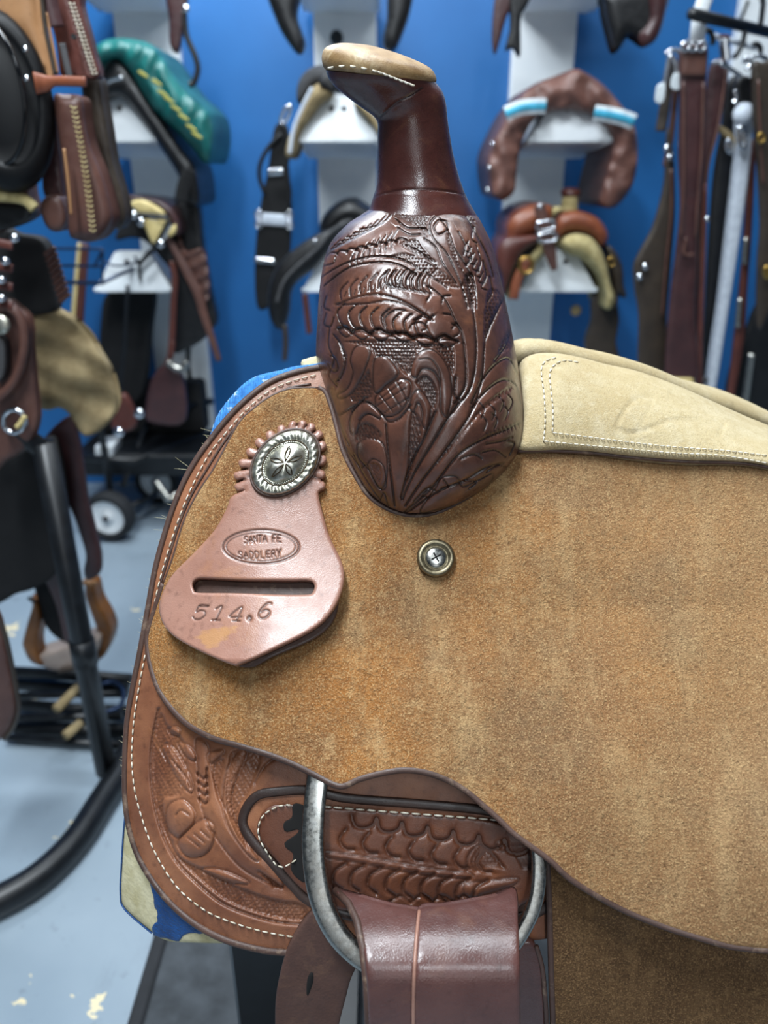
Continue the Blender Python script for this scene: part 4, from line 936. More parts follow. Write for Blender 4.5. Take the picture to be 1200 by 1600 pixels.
# mat under the nearest stand
mt = thing('floor_mat', 'dark grey rubber mat on the floor below the nearest saddle', 'mat', (.3, 1.1, 0))
V, F = rbox(-.40, 1.0, .15, 2.0, 0, .010, .004); mesh('mat_sheet', V, F, M['mat'], mt, smooth=False)
V, F = rbox(-.425, -.399, .15, 2.0, 0, .013, .004); mesh('mat_border', V, F, M['mat_edge'], mt, smooth=False)

# ------------------------------------------------------------------ white boards with saddle brackets on the blue wall
def bracket(par, x, z):
    yf, yb = 2.75, 3.205; zb = z - .045; w0, w1, h = .128, .05, .122
    sec = [(-w0, 0), (-w0 + .012, -.012), (w0 - .012, -.012), (w0, 0), (w1 + .01, h - .006), (w1 - .01, h), (-w1 + .01, h), (-w1 - .01, h - .006)]
    V = [(x + a, yf + .3 * max(b_, 0), z + b_) for a, b_ in sec] + [(x + a, yb, zb + b_) for a, b_ in sec]
    F = [tuple(range(8)), tuple(range(15, 7, -1))] + [(i, i + 8, (i + 1) % 8 + 8, (i + 1) % 8) for i in range(8)]
    o = mesh('bracket', V, F, M['white'], par, smooth=False)
    for s in (-1, 1):
        V, F = tube([(x + s * w0, yf - .006, z - .004), (x + s * w0, yb - .02, zb - .004)], .0085, 10); mesh('rolled_edge', V, F, M['white'], o)
    for s in (-.018, .022):
        V, F = lathe([(.009, -.002), (.009, .002), (.006, .004), (.001, .005)], (x + s, yf + .3 * .085, z + .085), (0, -1, .3), 12); mesh('screw', V, F, M['grey_felt'], o)
labels = ['white board with saddle brackets on the blue wall, behind the green saddle cover', 'white board with saddle brackets on the blue wall, directly behind the saddle horn', 'white board with saddle brackets on the blue wall, behind the brown striped saddle cover', 'white board on the blue wall behind the hanging girths']
for i, x in enumerate((-.85, -.14, .575, 1.375)):
    t = thing('wall_rack', labels[i], 'rack', (x, 3.2, .25), 'white boards on the blue wall')
    V, F = rbox(x - .112, x + .112, 3.2, WALL_Y - .001, .25 if i < 3 else 1.5, 2.75, .003); mesh('board', V, F, M['white'], t, smooth=False)
    if i < 3:
        for z in (1.395, .925, 1.865): bracket(t, x + (.03 if i == 2 else -.01 if i == 1 else -.02), z)
    if i == 1:
        V, F = lathe([(.012, 0), (.012, .03), (.022, .034), (.024, .048), (.018, .058), (.002, .062)], W((527, 62), 3.2), (0, -1, 0), 16); mesh('peg', V, F, M['black_metal'], t)
    if i == 3:
        V, F = rbox(-.005, .005, -.003, .003, -.035, .035, .001)
        a = .28; V = np.stack([V[:, 0] * math.cos(a) + V[:, 2] * math.sin(a), V[:, 1], -V[:, 0] * math.sin(a) + V[:, 2] * math.cos(a)], 1) + W((1162, 18), 3.197)
        mesh('slot_mark', V, F, M['black_metal'], t, smooth=False)

# ------------------------------------------------------------------ right board: striped cover, western saddle, dark tack above
zc = zz(720, 0, .26667); z7 = zz(740, 260, .25)
t = thing('saddle_cover', 'brown quilted saddle cover with white and turquoise bands on a wall bracket', 'saddle cover', base_of(880, 300, 2.8))
CV = [(768, 299), (764, 270), (765, 240), (781, 203), (797, 173), (811, 155), (832, 133), (864, 120), (896, 108), (912, 112), (941, 131), (965, 157), (987, 187), (995, 213), (996, 253), (988, 290), (966, 320), (948, 325), (937, 314), (941, 293), (952, 253), (957, 221), (947, 192), (923, 177), (893, 171), (867, 173), (838, 184), (819, 213), (811, 240), (807, 270), (804, 298), (788, 313), (773, 309)]
def quilt(P):
    a = np.arctan2(P[:, 1] - 245, P[:, 0] - 880); r = np.hypot(P[:, 0] - 880, P[:, 1] - 245)
    return .008 * np.sin(a * 17 + .6 * np.sin(r * .12)) * np.cos(r * .05) + .005 * np.sin(r * .16 + 3 * np.sin(a * 5)), np.zeros(len(P))
bgs('shell', CV, 2.70, 'cover', t, thick=.34, step=6, rnd=6, puff=.03, puff_r=26, height=quilt)
for q, nm in (([(790, 178), (812, 169), (835, 166), (853, 166)], 'left'), ([(929, 176), (950, 179), (972, 184), (991, 191)], 'right')):
    strap('band', q, 2.664, 19, 'ribbon', t, .004); strap('stripe', q, 2.660, 9, 'turq', t, .004)
for px, py in ((770, 225), (765, 262), (762, 297)): stud('buckle', px, py, 2.71, .007, 'chrome', t)

t = thing('wall_saddle', 'chestnut western saddle with fleece lining and silver buckles on the bracket below the striped cover', 'saddle', base_of(880, 500, 2.8))
bgs('flap', z7((200, 440), (200, 380), (230, 310), (310, 255), (400, 232), (490, 248), (490, 320), (440, 400), (360, 430), (300, 470), (240, 540), (190, 640), (165, 700), (160, 560)), 2.68, 'chestnut', t, thick=.25, puff=.05, puff_r=22, step=8)
bgs('cantle', z7((500, 400), (520, 320), (580, 280), (680, 280), (780, 325), (838, 410), (832, 480), (790, 500), (740, 440), (660, 410), (580, 415), (530, 450)), 2.70, 'chestnut', t, thick=.25, puff=.04, puff_r=16, step=7)
bgs('fleece', z7((545, 490), (570, 440), (640, 418), (730, 440), (790, 510), (830, 610), (860, 740), (885, 820), (860, 890), (815, 885), (818, 800), (790, 700), (740, 630), (670, 570), (600, 550)), 2.67, 'fleece', t, thick=.22, puff=.05, puff_r=16, step=7)
bgs('fleece', z7((440, 480), (470, 500), (430, 560), (360, 640), (300, 720), (230, 830), (215, 800), (270, 680), (340, 570), (400, 500)), 2.69, 'fleece', t, thick=.2, puff=.03, puff_r=10, step=7)
bgs('skirt', z7((830, 490), (880, 520), (930, 620), (940, 740), (955, 800), (940, 830), (910, 790), (900, 880), (870, 870), (880, 780), (860, 640), (840, 560)), 2.71, 'olive', t, thick=.2, puff=.02, puff_r=10, step=7)
bgs('skirt', z7((150, 500), (210, 440), (300, 430), (400, 430), (420, 460), (330, 520), (270, 600), (220, 720), (190, 810), (175, 700), (140, 600)), 2.66, 'redbrown', t, thick=.2, puff=.03, puff_r=14, step=7)
strap('rope_strap', z7((250, 830), (270, 720), (320, 620), (350, 590)), 2.65, 14, 'chestnut', t)
rod('ring', ring_px(*z7((330, 618))[0], 11, 12), 2.63, .0055, 'brass', t, True, 2)
rod('ring', ring_px(*z7((862, 595))[0], 5, 7), 2.65, .004, 'brass', t, True, 2)
strap('billet', z7((410, 240), (430, 330), (455, 430), (480, 540), (505, 650)), 2.64, (16, 18, 19, 17, 8), 'brown', t)
for a, b_ in (((450, 372), 12), ((460, 447), 12)):
    px, py = z7(a)[0]; q = [(px - 12, py - 5), (px + 12, py - 8), (px + 13, py + 3), (px - 11, py + 6)]
    rod('buckle', q, 2.62, .0038, 'chrome', t, True, 3)
stud('stud', *z7((418, 250))[0], 2.64, .009, 'chrome', t)
c = W(z7((600, 225))[0], 2.80); V, F = lathe([(.036, -.055), (.029, -.02), (.027, .02), (.030, .034)], c, (0, -.1, 1), 20); mesh('horn', V, F, M['fleece'], t)
c = W(z7((605, 165))[0], 2.80); V, F = lathe([(.028, -.012), (.033, -.004), (.033, .006), (.022, .014), (.002, .017)], c, (0, -.1, 1), 20); mesh('horn_cap', V, F, M['redbrown'], t)
bgs('fleece_collar', z7((470, 300), (490, 265), (540, 250), (560, 280), (520, 300), (480, 330)), 2.72, 'fleece', t, thick=.06, puff=.015, puff_r=8, step=6)
bgs('fender', z7((745, 800), (820, 810), (890, 830), (910, 960), (890, 1100), (910, 1240), (740, 1240), (700, 1100), (740, 960)), 2.78, 'olive', t, thick=.03, step=10)
stud('fringe', *z7((640, 900))[0], 2.85, .02, 'fleece_tan', t)

t = thing('dark_saddle', 'dark saddle with hanging flaps at the top edge above the striped cover', 'saddle', base_of(880, 60, 2.8))
bgs('strap_flap', zc((215, -60), (310, -60), (300, 30), (262, 120), (215, 290), (195, 310), (185, 180)), 2.72, 'maroon', t, step=9)
bgs('strap_flap', zc((300, -60), (420, -60), (385, 40), (352, 110), (348, 330), (305, 280), (262, 295), (290, 160)), 2.70, 'black_leather', t, step=9)
bgs('flap', zc((835, 40), (860, -60), (1200, -80), (1195, 90), (1150, 220), (1090, 268), (1030, 230), (985, 210), (930, 290), (900, 300), (870, 200)), 2.72, 'black_leather', t, thick=.05, step=9, puff=.03, puff_r=20)
bgs('skirt', zc((1100, -80), (1210, -80), (1195, 90), (1150, 225), (1085, 270), (1060, 200), (1110, 100)), 2.69, 'maroon', t, thick=.03, step=9, puff=.02, puff_r=14)

# ------------------------------------------------------------------ middle board
z8 = zz(380, 60, .2); z9 = zz(380, 0, .35)
t = thing('wall_saddle', 'grey saddle with cream panel on the bracket behind the horn cap', 'saddle', base_of(520, 240, 2.8))
bgs('seat', z8((425, 500), (418, 400), (440, 320), (490, 255), (560, 215), (660, 205), (800, 220), (950, 300), (1000, 420), (900, 420), (760, 380), (640, 380), (560, 380), (490, 470)), 2.76, 'grey_felt', t, thick=.25, puff=.05, puff_r=24, step=8)
bgs('panel', z8((335, 930), (340, 830), (385, 700), (440, 570), (500, 450), (550, 375), (610, 355), (700, 420), (660, 470), (610, 505), (560, 570), (500, 660), (450, 740), (425, 860), (395, 930)), 2.70, 'fleece_tan', t, thick=.16, puff=.03, puff_r=11, step=7)
bgs('panel', z8((860, 500), (900, 490), (980, 560), (1050, 640), (1100, 760), (1060, 760), (1000, 670), (920, 570)), 2.70, 'fleece_tan', t, thick=.16, puff=.03, puff_r=8, step=7)
strap('piping', z8((540, 385), (470, 520), (410, 660), (380, 780), (365, 900)), 2.672, 5, 'white_fleece', t)
bgs('pommel', z8((590, 350), (640, 270), (680, 300), (720, 420), (650, 390)), 2.69, 'black_leather', t, thick=.05, step=7)

t = thing('girth_strap', 'black webbing girth with silver bands hanging on the blue wall left of the horn', 'girth', base_of(430, 480, 2.95))
bgs('webbing', z9((140, 570), (190, 560), (195, 680), (205, 800), (215, 960), (205, 1150), (190, 1300), (110, 1375), (62, 1365), (52, 1180), (70, 960), (110, 760)), 2.95, 'black_cloth', t, thick=.03, step=9)
rod('cord', z9((170, 600), (120, 650), (80, 720), (72, 790), (95, 860)), 2.94, .008, 'black_leather', t)
rod('cord', z9((190, 560), (205, 660), (195, 760), (210, 860), (200, 930)), 2.93, .006, 'black_leather', t)
rod('buckle', z9((165, 540), (185, 490), (210, 470), (205, 510), (180, 550)), 2.93, .006, 'chrome', t, True, 3)
strap('silver_band', z9((108, 770), (180, 765)), 2.93, 9, 'chrome', t); strap('silver_band', z9((50, 1160), (140, 1168)), 2.93, 8, 'chrome', t)
strap('silver_band', z9((60, 975), (215, 985)), 2.93, 16, 'white_fleece', t)
for p in ((68, 955), (70, 1000), (205, 960), (207, 1005)): rod('ring', ring_px(*z9(p)[0], 5, 6), 2.925, .0035, 'chrome', t, True, 2)

t = thing('wall_saddle', 'black leather saddle on the bracket behind the carved fork', 'saddle', base_of(480, 480, 2.8))
bgs('seat', z9((340, 1030), (360, 960), (420, 905), (490, 890), (550, 925), (600, 960), (700, 1000), (700, 1060), (600, 1040), (500, 1000), (440, 1010), (380, 1060)), 2.74, 'black_leather', t, thick=.25, puff=.05, puff_r=18, step=8)
bgs('flap', z9((400, 1010), (440, 980), (500, 975), (480, 1010), (420, 1060), (380, 1130), (320, 1200), (250, 1250), (210, 1310), (200, 1400), (180, 1465), (145, 1465), (115, 1400), (112, 1300), (150, 1190), (230, 1110), (320, 1050)), 2.70, 'black_leather', t, thick=.06, puff=.03, puff_r=18, step=7)
rod('piping', z9((480, 985), (400, 1030), (330, 1110), (240, 1190), (180, 1260), (150, 1350)), 2.672, .006, 'grey_felt', t)
stud('stud', *z9((320, 1075))[0], 2.67, .007, 'chrome', t)
strap('billet', z9((185, 1450), (190, 1530), (185, 1610)), 2.72, 8, 'olive', t); strap('billet', z9((275, 1310), (285, 1400), (295, 1490)), 2.74, 9, 'redbrown', t)

t = thing('dark_saddle', 'black saddle whose two flaps hang at the top edge above the horn', 'saddle', base_of(540, 80, 2.8))
bgs('flap', z9((105, -60), (245, -60), (236, 60), (255, 130), (272, 180), (262, 225), (238, 236), (200, 190), (150, 100)), 2.70, 'black_leather', t, thick=.05, puff=.02, puff_r=14, step=9)
bgs('flap', z9((655, -60), (755, -60), (748, 40), (715, 140), (680, 215), (640, 218), (624, 170), (640, 90)), 2.70, 'black_leather', t, thick=.05, puff=.02, puff_r=14, step=9)

# ------------------------------------------------------------------ left board
zl = zz(0, 0, .3); zm = zz(130, 280, .2)
t = thing('saddle_cover', 'teal green saddle cover with yellow embroidery on a wall bracket', 'saddle cover', base_of(230, 250, 2.8))
GC = zl((488, 340), (488, 255), (540, 212), (620, 198), (720, 208), (800, 240), (870, 330), (960, 460), (1050, 540), (1095, 600), (1112, 700), (1092, 835), (1050, 842), (1000, 770), (900, 670), (790, 560), (720, 450), (660, 355), (600, 305), (540, 340), (505, 385))
bgs('shell', GC, 2.68, 'green', t, thick=.3, step=6, puff=.05, puff_r=22, height=lambda P: (.006 * np.sin(P[:, 0] * .22 + 2 * np.sin(P[:, 1] * .07)), np.zeros(len(P))))
em = []
for i, (x, y) in enumerate(((735, 382), (805, 425), (835, 480), (870, 515), (905, 560), (945, 605), (985, 660), (1015, 700))):
    for k in range(3):
        p = zl((x - 14 + 12 * k, y - 14 + 9 * k), (x - 4 + 12 * k, y + 2 + 8 * k), (x + 2 + 12 * k, y - 8 + 10 * k), (x + 12 + 12 * k, y + 8 + 8 * k)); em.append(tube(W(cr(p, 3), 2.626), .0035, 6))
V, F = join(*em); o = mesh('embroidery', V, F, M['yellow'], t); o['kind'] = 'stuff'
t = thing('wall_saddle', 'black saddle underneath the teal green saddle cover', 'saddle', base_of(260, 320, 2.8))
bgs('flap', zl((535, 520), (520, 420), (560, 350), (610, 310), (670, 360), (760, 500), (860, 650), (950, 780), (1020, 880), (1040, 1060), (965, 1055), (930, 920), (830, 760), (740, 630), (660, 530), (600, 500)), 2.71, 'black_leather', t, thick=.25, puff=.03, puff_r=12, step=7)
rod('stirrup_bar', zl((545, 460), (570, 420), (640, 405)), 2.68, .006, 'chrome', t)
strap('girth', zl((990, 880), (960, 960), (940, 1050)), 2.66, 18, 'black_cloth', t)

t = thing('wall_saddle', 'dark saddle with cream panels and silver studs on the bracket below the teal cover', 'saddle', base_of(260, 560, 2.8))
bgs('cantle', zm((330, 125), (450, 138), (580, 160), (680, 215), (742, 300), (762, 385), (742, 445), (705, 420), (680, 340), (630, 260), (560, 205), (440, 170), (345, 155)), 2.70, 'maroon', t, thick=.2, step=7, puff=.015, puff_r=7)
bgs('cream_panel', zm((365, 185), (460, 160), (580, 220), (640, 275), (560, 272), (430, 258)), 2.69, 'cream', t, step=7)
bgs('cream_panel', zm((465, 318), (560, 320), (672, 322), (620, 410), (570, 490), (540, 505), (500, 420)), 2.69, 'cream', t, step=7)
bgs('cream_panel', zm((690, 375), (722, 355), (722, 410), (690, 445), (655, 445)), 2.69, 'cream', t, step=7)
for q in (((390, 275), (520, 285), (670, 310)), ((670, 320), (620, 420), (560, 530), (450, 650))): strap('strap', zm(*q), 2.675, 6, 'black_leather', t)
for p in ((392, 280), (450, 335), (602, 507)): stud('stud', *zm(p)[0], 2.66, .013, 'chrome', t)
bgs('dark_lining', zm((250, 470), (330, 300), (420, 280), (480, 400), (560, 530), (700, 420), (720, 560), (690, 700), (560, 560), (480, 480), (380, 455)), 2.74, 'black_cloth', t, thick=.1, step=8)
bgs('flap', zm((720, 180), (880, 130), (930, 500), (990, 860), (1040, 1100), (1000, 1180), (930, 1260), (800, 1330), (700, 1330), (700, 900), (690, 700), (760, 420)), 2.80, 'black_leather', t, thick=.05, step=10)
bgs('pleated_flap', zm((740, 430), (800, 560), (940, 555), (985, 850), (960, 960), (900, 880), (830, 720), (760, 580)), 2.755, 'brown', t, step=6, height=lambda P: (.008 * np.sin((P[:, 1] + .5 * P[:, 0]) * .28), np.zeros(len(P))))
strap('rein', zm((665, 455), (720, 560), (820, 740), (900, 900), (940, 1050), (1000, 1230), (1060, 1420)), 2.73, (9, 10, 13, 14, 12, 10, 8), 'brown', t)
strap('billet', zm((690, 640), (715, 780), (705, 950), (695, 1200), (680, 1400)), 2.74, 9, 'redbrown', t)
bgs('saddle_pad', [(172, 455), (236, 450), (234, 520), (226, 600), (205, 630), (160, 590), (158, 500)], 2.92, 'black_cloth', t, thick=.05, step=12)
rod('wire', zm((160, 640), (240, 675), (350, 670), (415, 640), (400, 600)), 2.735, .004, 'wirecol', t); rod('wire', zm((520, 560), (460, 640), (440, 700), (445, 790)), 2.735, .006, 'black_metal', t)

t = thing('dark_saddle', 'dark tack with a hanging strap at the top edge above the teal cover', 'saddle', base_of(290, 120, 2.8))
bgs('strap_flap', zl((865, -60), (965, -60), (968, 60), (950, 160), (925, 275), (885, 235), (880, 100)), 2.72, 'maroon', t, step=8)
rod('rein', zl((960, 60), (970, 180), (1015, 290), (1030, 360), (1010, 430), (985, 440)), 2.70, .009, 'black_leather', t)
stud('ring', *zl((968, 45))[0], 2.68, .010, 'chrome', t)

# wire basket and lower clutter of the left board
t = thing('wire_shelf', 'small dark wire shelf beside the lowest left bracket', 'shelf', base_of(125, 450, 2.45))
zw = zz(0, 230, 1 / 6)
for y in (950, 1110, 1268): rod('wire', zw((480, y), (720, y + 2), (965, y + 6)), 2.45, .0065 if y > 1200 else .0045, 'wirecol', t)
for q in (((965, 955), (880, 1130)), ((490, 950), (490, 1270)), ((962, 960), (960, 1270))): rod('wire', zw(*q), 2.45, .004, 'wirecol', t)
V, F = tube([W((160, 442), 2.45), W((160, 442), 2.45) + (0, .79, .02)], .006, 8); mesh('wall_arm', V, F, M['wirecol'], t)
t = thing('wooden_post', 'pale wooden post edge behind the wire shelf', 'post', base_of(120, 520, 2.9))
strap('post_face', [(126, 380), (121, 430), (115, 500)], 2.9, 8, 'cream', t, .02); strap('post_side', [(133, 380), (128, 440), (123, 520)], 2.9, 12, 'redbrown', t, .02)

z4d = zz(100, 520, .225)
t = thing('hanging_chap', 'dark maroon leather flap hanging near the floor below the left board', 'leather flap', base_of(258, 660, 2.75))
bgs('flap', z4d((590, 620), (570, 500), (610, 320), (700, 215), (760, 270), (825, 320), (835, 620)), 2.75, 'maroon', t, step=9); strap('tie', z4d((715, 220), (745, 130), (755, 60)), 2.74, 8, 'redbrown', t)
rod('clasp', z4d((720, 200), (770, 240), (830, 250), (850, 200)), 2.72, .012, 'steel', t)
t = thing('hanging_chap', 'red brown leather flap beside the tan fleece skirt', 'leather flap', base_of(195, 670, 2.5))
bgs('flap', z4d((330, 660), (350, 560), (400, 420), (470, 500), (500, 640), (420, 690)), 2.5, 'redbrown', t, step=9)
stud('stud', *z4d((380, 690))[0], 2.47, .017, 'chrome', t); stud('stud', *z4d((520, 560))[0], 2.47, .017, 'chrome', t)
t = thing('white_panel', 'narrow white panel with a dark cable beside the left board', 'panel', base_of(305, 655, 3.2))
bgs('sheet', z4d((855, 110), (960, 60), (985, 560), (840, 610)), 3.21, 'white', t, step=12, corners=True); rod('cable', z4d((865, 100), (865, 250), (900, 400), (960, 540)), 3.19, .009, 'black_metal', t)
t = thing('carton', 'small pale box on the dark cart frame', 'box', base_of(165, 722, 2.75))
bgs('carton_body', z4d((215, 790), (330, 780), (335, 890), (215, 900)), 2.75, 'white', t, thick=.12, step=9, corners=True); strap('tape', z4d((285, 785), (288, 892)), 2.735, 4, 'grey_felt', t, .003)

rod('hanger', z4d((395, 430), (400, 300), (420, 100), (440, -330)), 2.6, .006, 'black_metal', bpy.data.objects['hanging_chap.001'])
# cart with wheels
t = thing('saddle_cart', 'black wheeled saddle cart on the floor against the blue wall', 'cart', tuple(floor_pt(205, 850)))
def wheel(px, py, rp, y, off):
    c = W((px, py), y); k = np.linalg.norm(c - CAM) / 1200; R = .098; ax = (-.12, -1, .0)
    c = np.array([c[0], c[1], R + .004])
    V, F = lathe([(R * .70, -.028), (R * .84, -.036), (R * .96, -.026), (R, 0), (R * .96, .026), (R * .84, .036), (R * .70, .028)], c, ax, 36, True); w = mesh('wheel', V, F, M['rubber'], t)
    V, F = lathe([(R * .705, -.02), (R * .705, .022), (R * .66, .026), (R * .60, .014), (R * .22, .010), (R * .18, .03), (R * .10, .032)], c, ax, 36); mesh('rim', V, F, M['white'], w)
    V, F = lathe([(R * .12, .028), (R * .12, .038), (R * .03, .042)], c, ax, 14); mesh('hub', V, F, M['black_metal'], w)
    return c
c1 = wheel(172, 811, 29, 2.66, 0); c2 = wheel(247, 754, 25, 3.02, 0)
def rodw(name, pts, r, mat='black_metal', par=t, seg=10):
    V, F = tube(pts, r, seg); return mesh(name, V, F, M[mat], par)
rodw('axle', [c1 + (.02, .03, 0), c1 + (.12, .2, 0), c2 + (-.02, .04, 0)], .012)
rodw('frame_tube', [c1 + (0, .045, 0), c1 + (.0, .05, .34), c1 + (.0, .06, .62)], .013); rodw('frame_tube', [c2 + (0, .05, 0), c2 + (-.0, .055, .3), c2 + (-.05, .06, .75)], .013)
rodw('frame_tube', [c1 + (-.14, .05, .22), c1 + (.1, .05, .2), c2 + (.25, .05, .2)], .014); rodw('frame_tube', [c1 + (-.14, .05, .34), c2 + (.25, .05, .33)], .014); rodw('frame_tube', [c1 + (.05, .05, .1), c2 + (.02, .06, .34)], .012)
V, F = rbox(c1[0] - .15, c2[0] + .26, c1[1] + .10, c2[1] + .04, .22, .31, .01); mesh('tray', V, F, M['black_metal'], t, smooth=False)
rodw('arch', [c2 + (-.19, -.03, .02), c2 + (-.15, -.02, .13), c2 + (0, -.015, .15), c2 + (.13, -.02, .1)], .010, 'rubber')
V, F = rbox(c2[0] - .30, c2[0] + .22, c2[1] + .0, c2[1] + .1, .31, .52, .01); mesh('bin', V, F, M['black_cloth'], t, smooth=False)
rodw('caster_fork', [c1 + (.16, .1, .1), c1 + (.2, .1, .02), c1 + (.24, .1, .05)], .014, 'steel')

# ------------------------------------------------------------------ girths on the right
zg = zz(960, 0, .4125); zh = zz(1020, 0, .15)
t = thing('girth_rail', 'black rail with white post carrying the hanging girths at right', 'rail', base_of(1090, 72, 2.3))
A, B = W((1083, 22), 2.2), W((1200, 50), 2.46); d = B - A
rodw('rail', [A - d * .02, A + d * .5, B, B + d * .5], .0135, par=t)
V, F = ribbon(W(np.array([(1104, -60), (1101, 0), (1094, 20), (1088, 72)]), 2.27), .038, .02, face=(0, -1, 0)); mesh('post', V, F, M['white'], t)
for q in (((530, 340), (560, 315), (600, 330), (625, 400), (620, 470)), ((960, 330), (935, 450), (880, 560), (840, 600)), ((1040, 470), (1080, 460), (1120, 500), (1120, 560)), ((1130, -20), (1150, 40), (1120, 280))): rod('hook', zh(*q), 2.36, .007, 'black_metal', t)
for q in (((640, 370), (700, 395), (800, 420), (960, 470), (1080, 500)),): rod('wire', zh(*q), 2.40, .007, 'white_fleece', t)
strap('red_clip', zh((690, 385), (740, 375), (800, 390)), 2.38, 4, 'redbrown', t)
strap('clip', zh((740, 400), (745, 500), (760, 640)), 2.35, 12, 'chrome', t, .004)
GG = 'girths on the right rail'
def girth(label, pts, y, mat, trims=(), extra=None, thick=.012):
    g = thing('girth', label, 'girth', base_of(np.mean([p[0] for p in pts]), max(p[1] for p in pts), y), GG)
    bgs('girth_body', pts, y, mat, g, thick=thick, step=9, rnd=5, rnd_h=.006)
    for q, w, m_ in trims: strap('trim', q, y - .016, w, m_, g, .006)
    return g
g = girth('red brown leather girth with pale edges, foremost on the rail', zg((252, 185), (300, 172), (352, 168), (348, 300), (346, 400), (332, 650), (316, 850), (312, 1000), (304, 1180), (318, 1420), (255, 1440), (196, 1440), (212, 1150), (236, 950), (252, 780), (246, 600), (250, 400)), 2.24, 'maroon',
          [(zg((262, 310), (262, 500), (262, 700), (250, 900)), 3, 'brown'), (zg((336, 310), (330, 560), (318, 720), (306, 900)), 3, 'brown'), (zg((272, 900), (264, 960), (300, 965)), 4, 'brown')])
bgs('elastic', zg((254, 190), (350, 175), (349, 290), (254, 290)), 2.228, 'brown', g, thick=.008, step=9, corners=True)
bgs('cream_end', zg((200, 1430), (300, 1432), (300, 1490), (205, 1470)), 2.23, 'cream', g, step=9, corners=True)
for x in (270, 300, 330): rod('buckle', zg((x - 12, 190), (x - 12, 165), (x + 12, 160), (x + 12, 185)), 2.22, .0045, 'chrome', g, True, 3)
g = girth('dark brown girth flaring wide at the bottom, leftmost on the rail', [(1045, 200), (1053, 247), (1055, 330), (1049, 412), (1042, 495), (1040, 590), (1001, 590), (999, 495), (993, 454), (991, 417), (1001, 392), (1022, 351), (1038, 289), (1041, 240)], 2.32, 'olive', [(zg((215, 640), (215, 800), (195, 1000), (180, 1200)), 3, 'brown')])
for p in ((118, 1010), (97, 1048)): stud('stud', *zg(p)[0], 2.30, .010, 'chrome', g)
g = thing('girth', 'short dark leather loop with two white tags, left of the rail post', 'girth', base_of(1032, 205, 2.3), GG)
strap('loop', [(1050, 92), (1044, 130), (1038, 170), (1032, 205)], 2.30, (9, 12, 14, 13), 'olive', g, .01); strap('loop', [(1058, 95), (1054, 160), (1048, 215), (1040, 260)], 2.33, 8, 'brown', g, .008)
rod('buckle', zh((130, 560), (200, 520), (280, 560), (270, 740), (240, 750), (230, 640), (180, 580), (150, 700), (120, 860)), 2.26, .0055, 'chrome', g)
bgs('price_tag', zh((60, 880), (130, 870), (108, 1060), (30, 1060), (35, 940)), 2.25, 'ribbon', g, thick=.003, step=6, rnd=2, rnd_h=.001); bgs('price_tag', zh((210, 780), (285, 765), (285, 925), (190, 915)), 2.25, 'ribbon', g, thick=.003, step=6, rnd=2, rnd_h=.001)
for p in ((200, 560), (212, 595)): stud('stud', *zg(p)[0], 2.30, .009, 'chrome', g)
g = girth('dark maroon girth slanting behind the foremost girth', zg((370, 238), (432, 250), (400, 480), (362, 620), (345, 800), (330, 1000), (326, 1200), (330, 1500), (300, 1500), (305, 1200), (318, 900), (335, 650), (350, 400)), 2.30, 'maroon', [(zg((425, 262), (392, 480), (352, 640), (338, 800)), 3, 'brown')])
for q in (((370, 240), (400, 235), (430, 250)),): rod('buckle', zg(*q), 2.27, .005, 'chrome', g)
g = girth('thin red brown strap girth beside the white fleece one', zg((340, 720), (352, 720), (345, 1000), (335, 1300), (332, 1490), (312, 1490), (322, 1200), (332, 900)), 2.27, 'redbrown')
stud('stud', *zg((352, 830))[0], 2.25, .007, 'chrome', g)
g = girth('black girth hanging left of the white fleece girth', zg((440, 300), (492, 330), (460, 600), (425, 860), (395, 1120), (355, 1420), (340, 1520), (330, 1500), (345, 1200), (360, 900), (380, 650), (410, 480)), 2.36, 'black_leather')
strap('brass_strap', zg((395, 485), (440, 520), (450, 560)), 2.33, 8, 'fleece_tan', g); rod('buckle', zg((425, 560), (430, 530), (445, 545), (442, 580)), 2.31, .005, 'chrome', g, True, 3)
g = girth('white fleece girth hanging on the right rail', zg((472, 440), (500, 420), (522, 425), (520, 550), (497, 750), (452, 1050), (420, 1250), (382, 1480), (355, 1490), (370, 1350), (400, 1150), (430, 900), (456, 680), (470, 550)), 2.30, 'white_fleece', thick=.03)
bgs('buckle_strap', zg((465, 300), (520, 300), (522, 430), (490, 440), (466, 400)), 2.31, 'black_leather', g, step=8); rod('buckle', zg((470, 490), (485, 485), (492, 550), (476, 555)), 2.27, .006, 'chrome', g, True, 3)
stud('pompom', *zg((488, 432))[0], 2.28, .028, 'white_fleece', g, 1.0)
for q in (((400, 240), (440, 262), (480, 290)), ((490, 240), (500, 215), (515, 240), (500, 265)), ((455, 340), (460, 370), (450, 390)), ((500, 230), (540, 210), (580, 225))): rod('buckle', zg(*q), 2.27, .0055, 'chrome', g)
g = girth('dark havana brown girth at the right edge of the frame', zg((525, 248), (560, 235), (640, 250), (660, 600), (650, 1000), (600, 1150), (545, 1250), (545, 1000), (555, 850), (545, 650), (530, 450)), 2.22, 'olive', [(zg((545, 300), (552, 500), (565, 700)), 3, 'brown')])
rod('buckle', zg((575, 1010), (570, 1030), (578, 1050), (590, 1030)), 2.19, .007, 'brass', g, True, 3); rod('buckle', ring_px(*zg((556, 522))[0], 5, 7), 2.19, .004, 'brass', g, True, 2)
g = girth('maroon strap girth between the white fleece and the edge girth', zg((520, 560), (535, 560), (520, 900), (505, 1080), (490, 1300), (450, 1520), (430, 1520), (460, 1250), (485, 1000), (500, 800)), 2.34, 'redbrown'); 
for q in (((498, 900), (492, 1000)), ((475, 1130), (465, 1240))): strap('silver_plate', zg(*q), 2.32, 7, 'steel', g)
